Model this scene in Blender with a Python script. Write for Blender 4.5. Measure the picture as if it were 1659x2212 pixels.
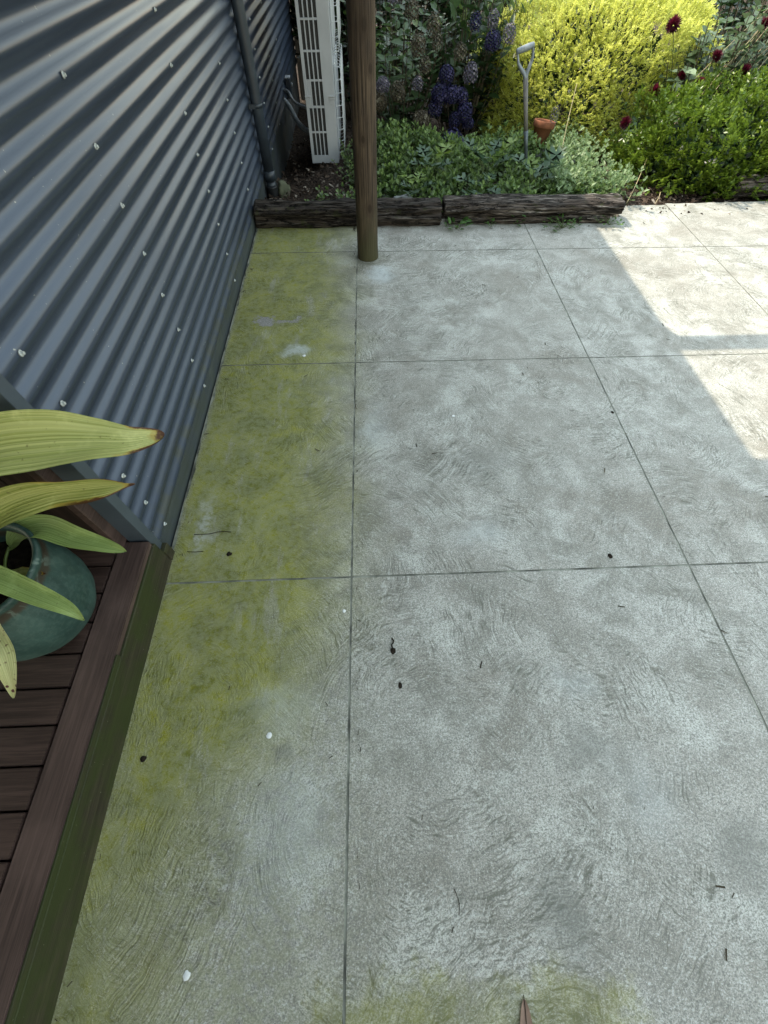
import bpy, bmesh, math, random
import numpy as np
from mathutils import Vector, Matrix, noise as mnoise
random.seed(7); rng = np.random.default_rng(7)
PI = math.pi
SC = bpy.context.scene
for o in list(bpy.data.objects): bpy.data.objects.remove(o, do_unlink=True)

# ------------------------------------------------------------------ camera
cam_d = bpy.data.cameras.new('camera'); cam = bpy.data.objects.new('camera', cam_d)
SC.collection.objects.link(cam); SC.camera = cam
cam_d.sensor_fit = 'VERTICAL'; cam_d.sensor_height = 36.0; cam_d.lens = 886.3 / 2212 * 36.0
cam_d.clip_start = 0.02; cam_d.clip_end = 300
r_ = Vector((0.99915, -0.04092, 0.00559)); u_ = Vector((0.0315, 0.84261, 0.5376)); f_ = Vector((0.02671, 0.53697, -0.84318))
cam.matrix_world = Matrix(((r_.x, u_.x, -f_.x, 0), (r_.y, u_.y, -f_.y, 0), (r_.z, u_.z, -f_.z, 1.40), (0, 0, 0, 1)))

# ------------------------------------------------------------------ sun, sky, exposure
SUN = Vector((-0.74, 0.43, 1.0)).normalized()
world = bpy.data.worlds.new('World'); SC.world = world; world.use_nodes = True
wn = world.node_tree; wn.nodes.clear()
sky = wn.nodes.new('ShaderNodeTexSky'); sky.sky_type = 'NISHITA'; sky.sun_disc = False
sky.sun_elevation = math.asin(SUN.z); sky.sun_rotation = math.atan2(SUN.x, SUN.y)
sky.air_density = 3.1; sky.dust_density = .8; sky.ozone_density = 2.5
bg = wn.nodes.new('ShaderNodeBackground'); bg.inputs['Strength'].default_value = 0.15
wo = wn.nodes.new('ShaderNodeOutputWorld')
hs = wn.nodes.new('ShaderNodeHueSaturation'); hs.inputs['Saturation'].default_value = .60   # sky saturation cut to white-balance the shaded slab
wn.links.new(sky.outputs[0], hs.inputs['Color']); wn.links.new(hs.outputs[0], bg.inputs[0]); wn.links.new(bg.outputs[0], wo.inputs[0])
sl = bpy.data.lights.new('sun', 'SUN'); sl.energy = 2.0; sl.angle = math.radians(0.53); sl.color = (1.0, 0.89, 0.74)
so = bpy.data.objects.new('sun', sl); SC.collection.objects.link(so)
so.rotation_euler = SUN.to_track_quat('Z', 'Y').to_euler()
SC.view_settings.view_transform = 'Standard'; SC.view_settings.look = 'None'
SC.view_settings.gamma = 1.0; SC.view_settings.use_curve_mapping = False
SC.view_settings.exposure = 1.80

# ------------------------------------------------------------------ helpers: objects
def link(o, parent=None):
    SC.collection.objects.link(o)
    if parent is not None: o.parent = parent
    return o
def empty(name, loc=(0, 0, 0)):
    o = bpy.data.objects.new(name, None); o.location = loc; o.empty_display_size = .05
    return link(o)
def tag(o, label=None, cat=None, group=None, kind=None):
    if label: o['label'] = label
    if cat: o['category'] = cat
    if group: o['group'] = group
    if kind: o['kind'] = kind
    return o
def off(parent):                       # world-space mesh under an empty: subtract its origin
    return Vector(parent.location) if parent is not None else Vector((0, 0, 0))
def obj_bm(name, bm, mat, parent=None, smooth=False, local=False):
    me = bpy.data.meshes.new(name)
    if not local:
        d = off(parent)
        if d.length: bmesh.ops.translate(bm, verts=bm.verts, vec=-d)
    bm.normal_update(); bm.to_mesh(me); bm.free()
    for m in (mat if isinstance(mat, (list, tuple)) else [mat]): me.materials.append(m)
    if smooth: me.polygons.foreach_set('use_smooth', [True] * len(me.polygons))
    return link(bpy.data.objects.new(name, me), parent)
def obj_np(name, V, F, mat, parent=None, rnd=None, uv=None, smooth=False):
    """V (n,3) world coordinates, F (m,k) all faces k-gons"""
    me = bpy.data.meshes.new(name); V = np.asarray(V, dtype=np.float32); F = np.asarray(F, dtype=np.int32)
    if parent is not None: V = V - np.array(parent.location[:], dtype=np.float32)
    k = F.shape[1]
    me.vertices.add(len(V)); me.vertices.foreach_set('co', V.ravel())
    me.loops.add(F.size); me.loops.foreach_set('vertex_index', F.ravel())
    me.polygons.add(len(F)); me.polygons.foreach_set('loop_start', np.arange(0, F.size, k, dtype=np.int32))
    me.polygons.foreach_set('loop_total', np.full(len(F), k, dtype=np.int32))
    if smooth: me.polygons.foreach_set('use_smooth', np.ones(len(F), dtype=bool))
    me.update(calc_edges=True)
    if rnd is not None:
        a = me.attributes.new('rnd', 'FLOAT', 'FACE'); a.data.foreach_set('value', np.asarray(rnd, dtype=np.float32))
    if uv is not None:
        l = me.uv_layers.new(name='UVMap'); l.data.foreach_set('uv', np.asarray(uv, dtype=np.float32)[F.ravel()].ravel())
    me.materials.append(mat)
    return link(bpy.data.objects.new(name, me), parent)
def add_box(bm, x0, x1, y0, y1, z0, z1, bev=0.0, seg=1, mat=0):
    vs = [bm.verts.new((x, y, z)) for z in (z0, z1) for y in (y0, y1) for x in (x0, x1)]
    fs = [bm.faces.new([vs[i] for i in q]) for q in ((0, 2, 3, 1), (4, 5, 7, 6), (0, 1, 5, 4), (2, 6, 7, 3), (0, 4, 6, 2), (1, 3, 7, 5))]
    for f in fs: f.material_index = mat
    if bev:
        es = {e for f in fs for e in f.edges}
        r = bmesh.ops.bevel(bm, geom=list(es), offset=bev, segments=seg, affect='EDGES')
        for f in r['faces']: f.material_index = mat
def add_tube(bm, pts, rad, n=12, cap=True, mat=0):
    pts = [Vector(p) for p in pts]
    rads = rad if isinstance(rad, (list, tuple)) else [rad] * len(pts)
    rings = []; ref = None
    for i, p in enumerate(pts):
        t = (pts[min(i + 1, len(pts) - 1)] - pts[max(i - 1, 0)]).normalized()
        if ref is None: ref = Vector((1, 0, 0)) if abs(t.x) < .9 else Vector((0, 1, 0))
        a = (ref - t * ref.dot(t)).normalized(); ref = a; b = t.cross(a)
        rings.append([bm.verts.new(p + (a * math.cos(2 * PI * k / n) + b * math.sin(2 * PI * k / n)) * rads[i]) for k in range(n)])
    for i in range(len(rings) - 1):
        for k in range(n):
            f = bm.faces.new((rings[i][k], rings[i][(k + 1) % n], rings[i + 1][(k + 1) % n], rings[i + 1][k])); f.smooth = True; f.material_index = mat
    if cap:
        bm.faces.new(rings[0][::-1]).material_index = mat; bm.faces.new(rings[-1]).material_index = mat
def add_lathe(bm, c, prof, n=48):
    rings = [[bm.verts.new((c[0] + r * math.cos(2 * PI * k / n), c[1] + r * math.sin(2 * PI * k / n), c[2] + z)) for k in range(n)] for r, z in prof]
    for i in range(len(rings) - 1):
        for k in range(n):
            f = bm.faces.new((rings[i][k], rings[i][(k + 1) % n], rings[i + 1][(k + 1) % n], rings[i + 1][k])); f.smooth = True
    bm.faces.new(rings[0][::-1])
    return rings
def smoothpath(pts, n):
    pts = np.array(pts, float); m = len(pts); out = []
    for t in np.linspace(0, m - 1, n):
        i = min(int(t), m - 2); u = t - i
        p0, p1, p2, p3 = pts[max(i - 1, 0)], pts[i], pts[i + 1], pts[min(i + 2, m - 1)]
        out.append(.5 * ((2 * p1) + (-p0 + p2) * u + (2 * p0 - 5 * p1 + 4 * p2 - p3) * u * u + (-p0 + 3 * p1 - 3 * p2 + p3) * u ** 3))
    return np.array(out)

# ------------------------------------------------------------------ helpers: materials
class NT:
    def __init__(s, name):
        s.m = bpy.data.materials.new(name); s.m.use_nodes = True; s.t = s.m.node_tree; s.t.nodes.clear()
        s.out = s.t.nodes.new('ShaderNodeOutputMaterial'); s.b = s.t.nodes.new('ShaderNodeBsdfPrincipled')
        s.t.links.new(s.b.outputs[0], s.out.inputs[0])
    def n(s, typ, **kw):
        nd = s.t.nodes.new('ShaderNode' + typ)
        for k, v in kw.items(): setattr(nd, k, v)
        return nd
    def put(s, sock, v):
        if v is None: return
        if isinstance(v, bpy.types.NodeSocket): s.t.links.new(v, sock)
        elif isinstance(v, (tuple, list)) and len(v) == 3 and sock.type == 'RGBA': sock.default_value = (*v, 1)
        else: sock.default_value = v
    def math(s, op, a, b=None, c=None, clamp=False):
        nd = s.n('Math', operation=op); nd.use_clamp = clamp
        s.put(nd.inputs[0], a); s.put(nd.inputs[1], b); s.put(nd.inputs[2], c); return nd.outputs[0]
    def vmath(s, op, a, b=None, scale=None):
        nd = s.n('VectorMath', operation=op); s.put(nd.inputs[0], a); s.put(nd.inputs[1], b)
        if scale is not None: s.put(nd.inputs['Scale'], scale)
        return nd.outputs['Value'] if op in ('LENGTH', 'DISTANCE', 'DOT_PRODUCT') else nd.outputs[0]
    def coord(s, kind='Object'): return s.n('TexCoord').outputs[kind]
    def mapping(s, v, scale=(1, 1, 1), rot=(0, 0, 0), loc=(0, 0, 0)):
        nd = s.n('Mapping'); s.put(nd.inputs[0], v); nd.inputs['Scale'].default_value = scale
        nd.inputs['Rotation'].default_value = rot; nd.inputs['Location'].default_value = loc; return nd.outputs[0]
    def noise(s, v, scale, detail=3, rough=.55, dist=0, col=False):
        nd = s.n('TexNoise'); s.put(nd.inputs['Vector'], v); s.put(nd.inputs['Scale'], scale); nd.inputs['Detail'].default_value = detail
        nd.inputs['Roughness'].default_value = rough; nd.inputs['Distortion'].default_value = dist
        return nd.outputs['Color' if col else 'Fac']
    def ramp(s, f, a, b, lo=0., hi=1., smooth=True):
        nd = s.n('MapRange'); nd.interpolation_type = 'SMOOTHSTEP' if smooth else 'LINEAR'
        s.put(nd.inputs[0], f)
        for i, v in enumerate((a, b, lo, hi)): s.put(nd.inputs[i + 1], v)
        return nd.outputs[0]
    def mix(s, f, a, b, mode='MIX'):
        nd = s.n('Mix'); nd.data_type = 'RGBA'; nd.blend_type = mode
        s.put(nd.inputs['Factor'], f); s.put(nd.inputs[6], a); s.put(nd.inputs[7], b); return nd.outputs[2]
    def bump(s, h, strength=.5, dist=.002, normal=None):
        nd = s.n('Bump'); s.put(nd.inputs['Height'], h); s.put(nd.inputs['Strength'], strength); nd.inputs['Distance'].default_value = dist
        if normal is not None: s.t.links.new(normal, nd.inputs['Normal'])
        return nd.outputs[0]
    def set(s, **kw):
        for k, v in kw.items(): s.put(s.b.inputs[{'col': 'Base Color', 'rough': 'Roughness', 'metal': 'Metallic', 'nrm': 'Normal', 'spec': 'Specular IOR Level', 'coat': 'Coat Weight', 'crough': 'Coat Roughness'}[k]], v)
        return s.m

def leaf_mat(name, c1, c2, c3=None, trans=.35, rough=.45, spec=.4, tip=None):
    """foliage: per-leaf random colour between c1..c3, part of the light passes through"""
    t = NT(name)
    a = t.n('Attribute'); a.attribute_name = 'rnd'; f = a.outputs['Fac']
    col = t.mix(t.ramp(f, 0, .7), c1, c2)
    if c3: col = t.mix(t.ramp(f, .7, 1.0), col, c3)
    nz = t.noise(t.coord(), 60, 2)
    col = t.mix(t.ramp(nz, .3, .7, 0, .35), col, tuple(x * .55 for x in c1))
    t.set(col=col, rough=rough, spec=spec)
    tr = t.n('BsdfTranslucent'); t.put(tr.inputs[0], t.mix(.5, col, tuple(min(1, x * 1.6) for x in c2)))
    mx = t.n('MixShader'); mx.inputs[0].default_value = trans
    t.t.links.new(t.b.outputs[0], mx.inputs[1]); t.t.links.new(tr.outputs[0], mx.inputs[2]); t.t.links.new(mx.outputs[0], t.out.inputs[0])
    return t.m
def plain(name, col, rough=.6, var=.25, scale=20, bumpd=.001, metal=0, spec=.5):
    t = NT(name); co = t.coord(); nz = t.noise(co, scale, 4)
    t.set(col=t.mix(t.ramp(nz, .3, .7), tuple(c * (1 - var) for c in col), tuple(min(1, c * (1 + var)) for c in col)), rough=rough, metal=metal, spec=spec,
          nrm=t.bump(t.noise(co, scale * 6, 3), .4, bumpd))
    return t.m

# ---- concrete
def concrete_mat():
    t = NT('trowelled_concrete'); P = t.coord()
    sep = t.n('SeparateXYZ'); t.put(sep.inputs[0], P); X, Y = sep.outputs[0], sep.outputs[1]
    big = t.noise(P, 1.7, 4, .6); med = t.noise(P, 6.5, 8, .72, .5); fine = t.noise(P, 38, 4, .7)
    grain = t.noise(P, 210, 4, .8, .8); grain2 = t.noise(t.mapping(P, (1, 1.5, 1), (0, 0, .6)), 95, 4, .72, 2.0)
    # strokes left by the trowel: noise drawn out along arcs about scattered centres, shown only here and there
    wp = t.vmath('ADD', P, t.vmath('SCALE', t.noise(P, 4.0, 3, .6, 0, True), scale=.11))
    arcs = None
    for sc_, off_, fr in ((1.5, (0, 0, 0), 160), (2.3, (3.1, 1.7, 0), 185), (1.05, (7.7, 5.2, 0), 145)):
        q = t.vmath('ADD', wp, off_)
        vo = t.n('TexVoronoi'); vo.voronoi_dimensions = '2D'; t.put(vo.inputs['Vector'], q); vo.inputs['Scale'].default_value = sc_
        ctr = t.vmath('ADD', vo.outputs['Position'], t.vmath('SCALE', t.vmath('SUBTRACT', vo.outputs['Color'], (.5, .5, .5)), scale=.95 / sc_))
        dd = t.vmath('MULTIPLY', t.vmath('SUBTRACT', q, ctr), (1, 1, 0)); r = t.vmath('LENGTH', dd)
        sp = t.n('SeparateXYZ'); t.put(sp.inputs[0], dd); th = t.math('ARCTAN2', sp.outputs[1], sp.outputs[0])
        cb = t.n('CombineXYZ'); t.put(cb.inputs[0], t.math('MULTIPLY', r, fr)); t.put(cb.inputs[1], t.math('MULTIPLY', th, 5.0)); t.put(cb.inputs[2], t.math('MULTIPLY', vo.outputs['Distance'], 1.5))
        w = t.math('SUBTRACT', t.noise(cb.outputs[0], 1.0, 2, .6, .3), .5)
        nz = t.n('TexNoise'); nz.inputs['Scale'].default_value = 3.6; nz.inputs['Detail'].default_value = 4; nz.inputs['Roughness'].default_value = .6; t.put(nz.inputs['Vector'], t.vmath('ADD', P, (off_[1] * 9 + 2, off_[0] * 5, 1.3)))
        m = t.math('MULTIPLY', t.ramp(nz.outputs['Fac'], .46, .62), t.ramp(grain2, .36, .56, .35, 1.0))
        w = t.math('MULTIPLY', w, t.math('MULTIPLY', m, 5.2))
        arcs = w if arcs is None else t.math('ADD', arcs, w)
    # hairline contours: score marks and fine cracks
    def hair(scale, seed_, thr, m0, m1):
        v = t.mapping(P, loc=(seed_, seed_ * 2, 0)); l = t.math('ABSOLUTE', t.math('SUBTRACT', t.noise(v, scale, 2, .4, .8), .5))
        return t.math('MULTIPLY', t.ramp(l, thr, thr * .3), t.ramp(t.noise(v, 3.1, 3, .6), m0, m1))
    base = t.mix(t.ramp(med, .32, .68), (.222, .212, .172), (.520, .510, .455))
    base = t.mix(t.ramp(big, .38, .62, 0, .5), base, (.295, .270, .225))
    base = t.mix(t.ramp(t.noise(t.mapping(P, loc=(4, 9, 0)), 2.8, 8, .72), .52, .66, 0, .70), base, (.56, .56, .50))     # scrubbed, pale
    base = t.mix(t.ramp(t.noise(t.mapping(P, loc=(14, 3, 0)), 2.2, 8, .72),   .50, .66, 0, .62), base, (.20, .172, .130))     # dull brown film
    # grain: dirt caught in the pits
    g = t.math('ADD', t.math('MULTIPLY', grain, .6), t.math('MULTIPLY', grain2, .4))
    near = t.ramp(Y, -.5, 2.6, 1.0, .75)
    base = t.mix(t.math('MULTIPLY', t.ramp(g, .53, .44), t.math('MULTIPLY', near, .86)), base, (.145, .15, .13))
    base = t.mix(t.math('MULTIPLY', t.ramp(g, .53, .62), t.math('MULTIPLY', near, .70)), base, (.60, .62, .60))
    base = t.mix(t.ramp(arcs, -.20, -.85, 0, .72), base, (.105, .108, .082))
    base = t.mix(t.ramp(arcs, .24, .9, 0, .42), base, (.60, .61, .56))
    base = t.mix(t.math('MULTIPLY', hair(2.6, 3.3, .0022, .60, .68), .35), base, (.62, .64, .60))
    base = t.mix(t.math('MULTIPLY', hair(3.3, 8.1, .0022, .56, .64), .5), base, (.13, .13, .105))
    base = t.mix(t.ramp(t.noise(P, 17, 6, .75), .56, .74, 0, .45), base, (.19, .19, .155))
    base = t.mix(t.ramp(fine, .62, .76, 0, .3), base, (.17, .17, .145))
    # algae: thick against the wall, a patchy edge further out
    edge = t.ramp(Y, -.35, .55, -.62, -.20)
    edge = t.math('ADD', edge, t.math('MULTIPLY', t.math('SUBTRACT', t.noise(P, 1.9, 4, .6), .5), .55))
    band = t.math('SUBTRACT', edge, X)
    alg = t.ramp(band, -.28, .20)
    thick = t.ramp(t.noise(t.mapping(P, (1.4, .55, 1), loc=(2, 2, 0)), 4.2, 5, .65),   .26, .50, .84, 1.0)
    wear = t.ramp(t.noise(t.mapping(P, (2.6, .7, 1), loc=(8, 1, 0)), 3.6, 5, .7), .54, .66, 0, .6)
    alg = t.math('MULTIPLY', alg, t.math('MULTIPLY', thick, t.math('SUBTRACT', 1.0, wear)))
    WP = t.vmath('ADD', P, t.vmath('SCALE', t.vmath('SUBTRACT', t.noise(P, 7, 5, .65, 0, True), (.5, .5, .5)), scale=.22))
    def blob(cx, cy, rx, ry, s=1.0, soft=.45):
        v = t.vmath('MULTIPLY', t.vmath('SUBTRACT', WP, (cx, cy, 0)), (1 / rx, 1 / ry, 0))
        return t.ramp(t.math('ADD', t.vmath('LENGTH', v), t.math('MULTIPLY', t.math('SUBTRACT', fine, .5), .9)), 1.0, soft, 0, s)
    for b in ((-.0, -.52, .26, .16, .60), (.22, -.53, .2, .14, .40), (.42, -.50, .22, .12, .48), (-.66, .56, .16, .16, .95), (-.70, 2.15, .07, .06, 1.0), (-.5, 2.75, .12, .35, .5)):
        alg = t.math('MAXIMUM', alg, blob(*b))
    alg = t.math('MULTIPLY', alg, t.math('MULTIPLY', t.ramp(g, .42, .60, 1.0, .82), t.ramp(t.noise(P, 26, 5, .75), .36, .56, .80, 1.0)))
    algc = t.mix(t.ramp(med, .35, .65), (.112, .124, .002), (.250, .250, .008))
    base = t.mix(t.math('MULTIPLY', alg, .98), base, algc)
    faint = t.ramp(X, .15, -.55, 0, .55)
    base = t.mix(t.math('MULTIPLY', faint, t.ramp(fine, .35, .6)), base, (.27, .28, .15))
    # scraped pale streak beside the deck corner, bare patch further up
    base = t.mix(t.math('MULTIPLY', blob(-.665, .86, .045, .22, .8, .3), t.ramp(fine, .4, .6, .3, 1)), base, (.40, .41, .36))
    bare = t.math('MAXIMUM', blob(-.586, 2.206, .055, .075, 1.0, .8), blob(-.46, 2.225, .085, .022, .9, .6))
    base = t.mix(bare, base, t.mix(t.ramp(grain, .42, .6), (.18, .17, .16), (.36, .35, .33)))
    # scrubbed bright clouds, placed where the slab shows them
    for b in ((.10, 2.72, .12, .16, .75, .2), (.02, 1.35, .10, .22, .4, .0), (.42, .78, .16, .10, .35, .0), (-.30, .18, .16, .12, .30, .0), (.62, .23, .12, .10, .25, .0), (-.27, -.12, .2, .26, .30, .0), (-.38, 1.93, .1, .07, .7, .2), (.75, -.1, .15, .18, .25, .0)):
        base = t.mix(t.math('MULTIPLY', blob(*b), t.ramp(fine, .35, .55, .5, 1)), base, (.50, .54, .53))
    for b in ((-.27, .06, .05, .04, .5, .1), (.45, -.30, .10, .16, .55, .1), (.62, .02, .14, .10, .45, .1), (.95, -.22, .12, .10, .45, .1), (.50, 1.15, .22, .14, .4, .1)):
        base = t.mix(blob(*b), base, (.15, .155, .135))
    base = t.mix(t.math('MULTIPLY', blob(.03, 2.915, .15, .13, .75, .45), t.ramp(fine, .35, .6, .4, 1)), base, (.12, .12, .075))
    rim = t.ramp(t.math('ADD', X, t.math('MULTIPLY', fine, .03)), -.725, -.765, 0, .75)
    base = t.mix(rim, base, t.mix(t.ramp(grain, .45, .55), (.10, .095, .07), (.33, .33, .27)))
    h = t.math('ADD', t.math('MULTIPLY', arcs, 1.0), t.math('ADD', t.math('MULTIPLY', g, 1.6), t.math('MULTIPLY', fine, .9)))
    return t.set(col=base, rough=t.ramp(med, .3, .7, .62, .85), spec=.35, nrm=t.bump(h, .62, .0022))

def corrugated_mat():
    t = NT('slate_blue_painted_steel'); P = t.coord()
    st = t.noise(t.mapping(P, (1, .35, 9)), 3.0, 4, .6); fi = t.noise(P, 220, 2, .6)
    col = t.mix(t.ramp(st, .3, .7), (.050, .068, .106), (.070, .092, .136))
    sep = t.n('SeparateXYZ'); t.put(sep.inputs[0], P)
    # grime collects in the valleys
    val = t.ramp(sep.outputs[0], -.7905, -.7975, 0, 1)
    dirt = t.math('MULTIPLY', val, t.ramp(t.noise(t.mapping(P, (1, 1, 3)), 4.0, 4, .7), .36, .62, .15, .85))
    col = t.mix(dirt, col, (.070, .068, .050))
    z = sep.outputs[2]; y = sep.outputs[1]
    alg = t.math('MULTIPLY', t.ramp(z, .55, .18), t.math('MULTIPLY', t.ramp(y, 1.3, 2.1), t.ramp(y, 3.3, 2.5)))
    alg = t.math('MULTIPLY', alg, t.math('MULTIPLY', val, t.ramp(t.noise(P, 5, 3), .42, .6)))
    col = t.mix(t.math('MULTIPLY', alg, .9), col, (.10, .11, .025))
    spl = t.math('MULTIPLY', t.ramp(z, .22, .08), t.ramp(t.noise(P, 9, 4, .7), .40, .62, 0, .6))
    col = t.mix(spl, col, (.075, .080, .052))
    spk = t.ramp(t.noise(t.mapping(P, (1, 1, 1.5)), 75, 2, .5), .735, .78, 0, .7)
    col = t.mix(spk, col, (.33, .34, .33))
    t.set(col=col, rough=t.ramp(st, .3, .7, .32, .42), spec=.6, metal=.5, nrm=t.bump(fi, .10, .0004))
    return t.m

def wood_mat(name, c1, c2, axis='Y', rough=.6, grain=1.0, alg=0.0, algc=(.035, .045, .012), wet=.3, scale=1.0):
    t = NT(name); P = t.coord()
    sc_ = {'X': (.5, 14, 14), 'Y': (14, .5, 14), 'Z': (14, 14, .5)}[axis]
    g1 = t.noise(t.mapping(P, tuple(x * scale for x in sc_)), 3.5, 6, .65, .3)
    g2 = t.noise(t.mapping(P, tuple(x * 4 * scale for x in sc_)), 4.5, 3, .6)
    b = t.noise(P, 5, 4, .6)
    col = t.mix(t.ramp(g1, .3, .7), c1, c2)
    col = t.mix(t.ramp(g2, .56, .40, 0, .55 * grain), col, tuple(x * .4 for x in c1))
    col = t.mix(t.ramp(b, .5, .75, 0, .35), col, tuple(min(1, x * 1.5) for x in c2))
    if alg:
        col = t.mix(t.math('MULTIPLY', t.ramp(t.noise(P, 4, 5, .7), .36, .60), alg), col, algc)
        col = t.mix(t.ramp(t.noise(P, 120, 2), .73, .78, 0, .6), col, (.30, .30, .24))
    t.set(col=col, rough=rough, spec=wet, nrm=t.bump(t.math('ADD', g1, t.math('MULTIPLY', g2, .5)), .45 * grain, .002))
    return t.m

def post_mat():
    t = NT('weathered_round_post'); P = t.coord()
    g1 = t.noise(t.mapping(P, (30, 30, 1.1)), 2.2, 6, .68, .5)
    g2 = t.noise(t.mapping(P, (60, 60, 1.3)), 3.5, 4, .6)
    b = t.noise(t.mapping(P, (3, 3, 1.2)), 1.6, 4, .6)
    col = t.mix(t.ramp(g1, .3, .7), (.045, .031, .020), (.115, .083, .054))
    col = t.mix(t.ramp(b, .38, .62, 0, .7), col, (.036, .026, .019))
    col = t.mix(t.ramp(g2, .50, .38, 0, .85), col, (.014, .010, .007))
    sep = t.n('SeparateXYZ'); t.put(sep.inputs[0], P)
    col = t.mix(t.math('MULTIPLY', t.ramp(sep.outputs[2], .45, .0), t.ramp(b, .35, .6, .15, .6)), col, (.065, .068, .028))
    for (ax, z, s_) in ((-1.3, .30, .014), (-1.75, .62, .010), (-1.0, .88, .012), (-1.45, 1.02, .014), (-.7, .52, .010)):
        c = (math.cos(ax) * .066, math.sin(ax) * .066, z)
        d = t.vmath('LENGTH', t.vmath('MULTIPLY', t.vmath('SUBTRACT', P, c), (1, 1, .6)))
        col = t.mix(t.ramp(d, s_ * 1.3, s_ * .6, 0, .92), col, (.010, .007, .005))
        col = t.mix(t.math('MULTIPLY', t.ramp(d, s_ * 2.6, s_ * 1.5), .5), col, (.045, .030, .018))
    return t.set(col=col, rough=.78, spec=.25, nrm=t.bump(t.math('ADD', g1, g2), .9, .003))

def log_mat():
    t = NT('rotting_sleeper_wood'); P = t.coord()
    g1 = t.noise(t.mapping(P, (1.0, 13, 16)), 3.2, 7, .72, .6)
    g2 = t.noise(t.mapping(P, (2.5, 40, 45)), 3.2, 4, .65)
    b = t.noise(t.mapping(P, (1, 2, 2)), 3, 5, .65)
    col = t.mix(t.ramp(g1, .32, .68), (.012, .009, .007), (.20, .17, .145))
    col = t.mix(t.ramp(b, .46, .68, 0, .65), col, (.065, .045, .032))
    col = t.mix(t.ramp(g2, .52, .40, 0, .8), col, (.010, .008, .006))
    sep = t.n('SeparateXYZ'); t.put(sep.inputs[0], P)
    bleach = t.math('MULTIPLY', t.ramp(sep.outputs[0], .5, 1.8, .35, 1.0), t.math('MULTIPLY', t.ramp(g1, .50, .66), t.ramp(t.noise(t.mapping(P, (1, 5, 5)), 4, 4), .45, .6)))
    col = t.mix(bleach, col, (.55, .52, .47))
    col = t.mix(t.ramp(sep.outputs[0], .62, .52, 0, .55), col, (.020, .016, .013))
    crk = t.math('ABSOLUTE', t.math('SUBTRACT', t.noise(t.mapping(P, (1.3, 9, 12)), 3.0, 4, .6, .5), .5))
    col = t.mix(t.ramp(crk, .03, .012, 0, .9), col, (.006, .005, .004))
    col = t.mix(t.math('MULTIPLY', t.ramp(t.noise(P, 14, 4), .60, .70), .5), col, (.045, .055, .015))
    return t.set(col=col, rough=.9, spec=.15, nrm=t.bump(t.math('ADD', t.math('MULTIPLY', t.ramp(crk, .0, .06), 1.2), t.math('ADD', g1, t.math('MULTIPLY', g2, .6))), 1.0, .010))

def glaze_mat():
    t = NT('teal_glazed_ceramic'); P = t.coord()
    sep = t.n('SeparateXYZ'); t.put(sep.inputs[0], P)
    n1 = t.noise(t.mapping(P, (9, 9, 5)), 1.6, 5, .6, .6); n2 = t.noise(P, 90, 3, .6)
    col = t.mix(t.ramp(n1, .3, .7), (.016, .040, .036), (.034, .075, .066))
    col = t.mix(t.ramp(n2, .45, .62, 0, .22), col, (.085, .13, .115))
    run = t.math('ADD', sep.outputs[2], t.math('MULTIPLY', t.noise(t.mapping(P, (14, 14, 3)), 1.5, 3), .03))
    col = t.mix(t.math('MULTIPLY', t.ramp(run, .272, .285), t.ramp(run, .312, .300)), col, (.040, .034, .024))
    col = t.mix(t.math('MULTIPLY', t.ramp(n1, .56, .62), t.math('MULTIPLY', t.ramp(n1, .70, .64), t.ramp(run, .25, .32))), col, (.12, .17, .15))
    return t.set(col=col, rough=t.ramp(n1, .3, .7, .42, .62), spec=.4, nrm=t.bump(n2, .25, .001), coat=.03, crough=.25)

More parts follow.
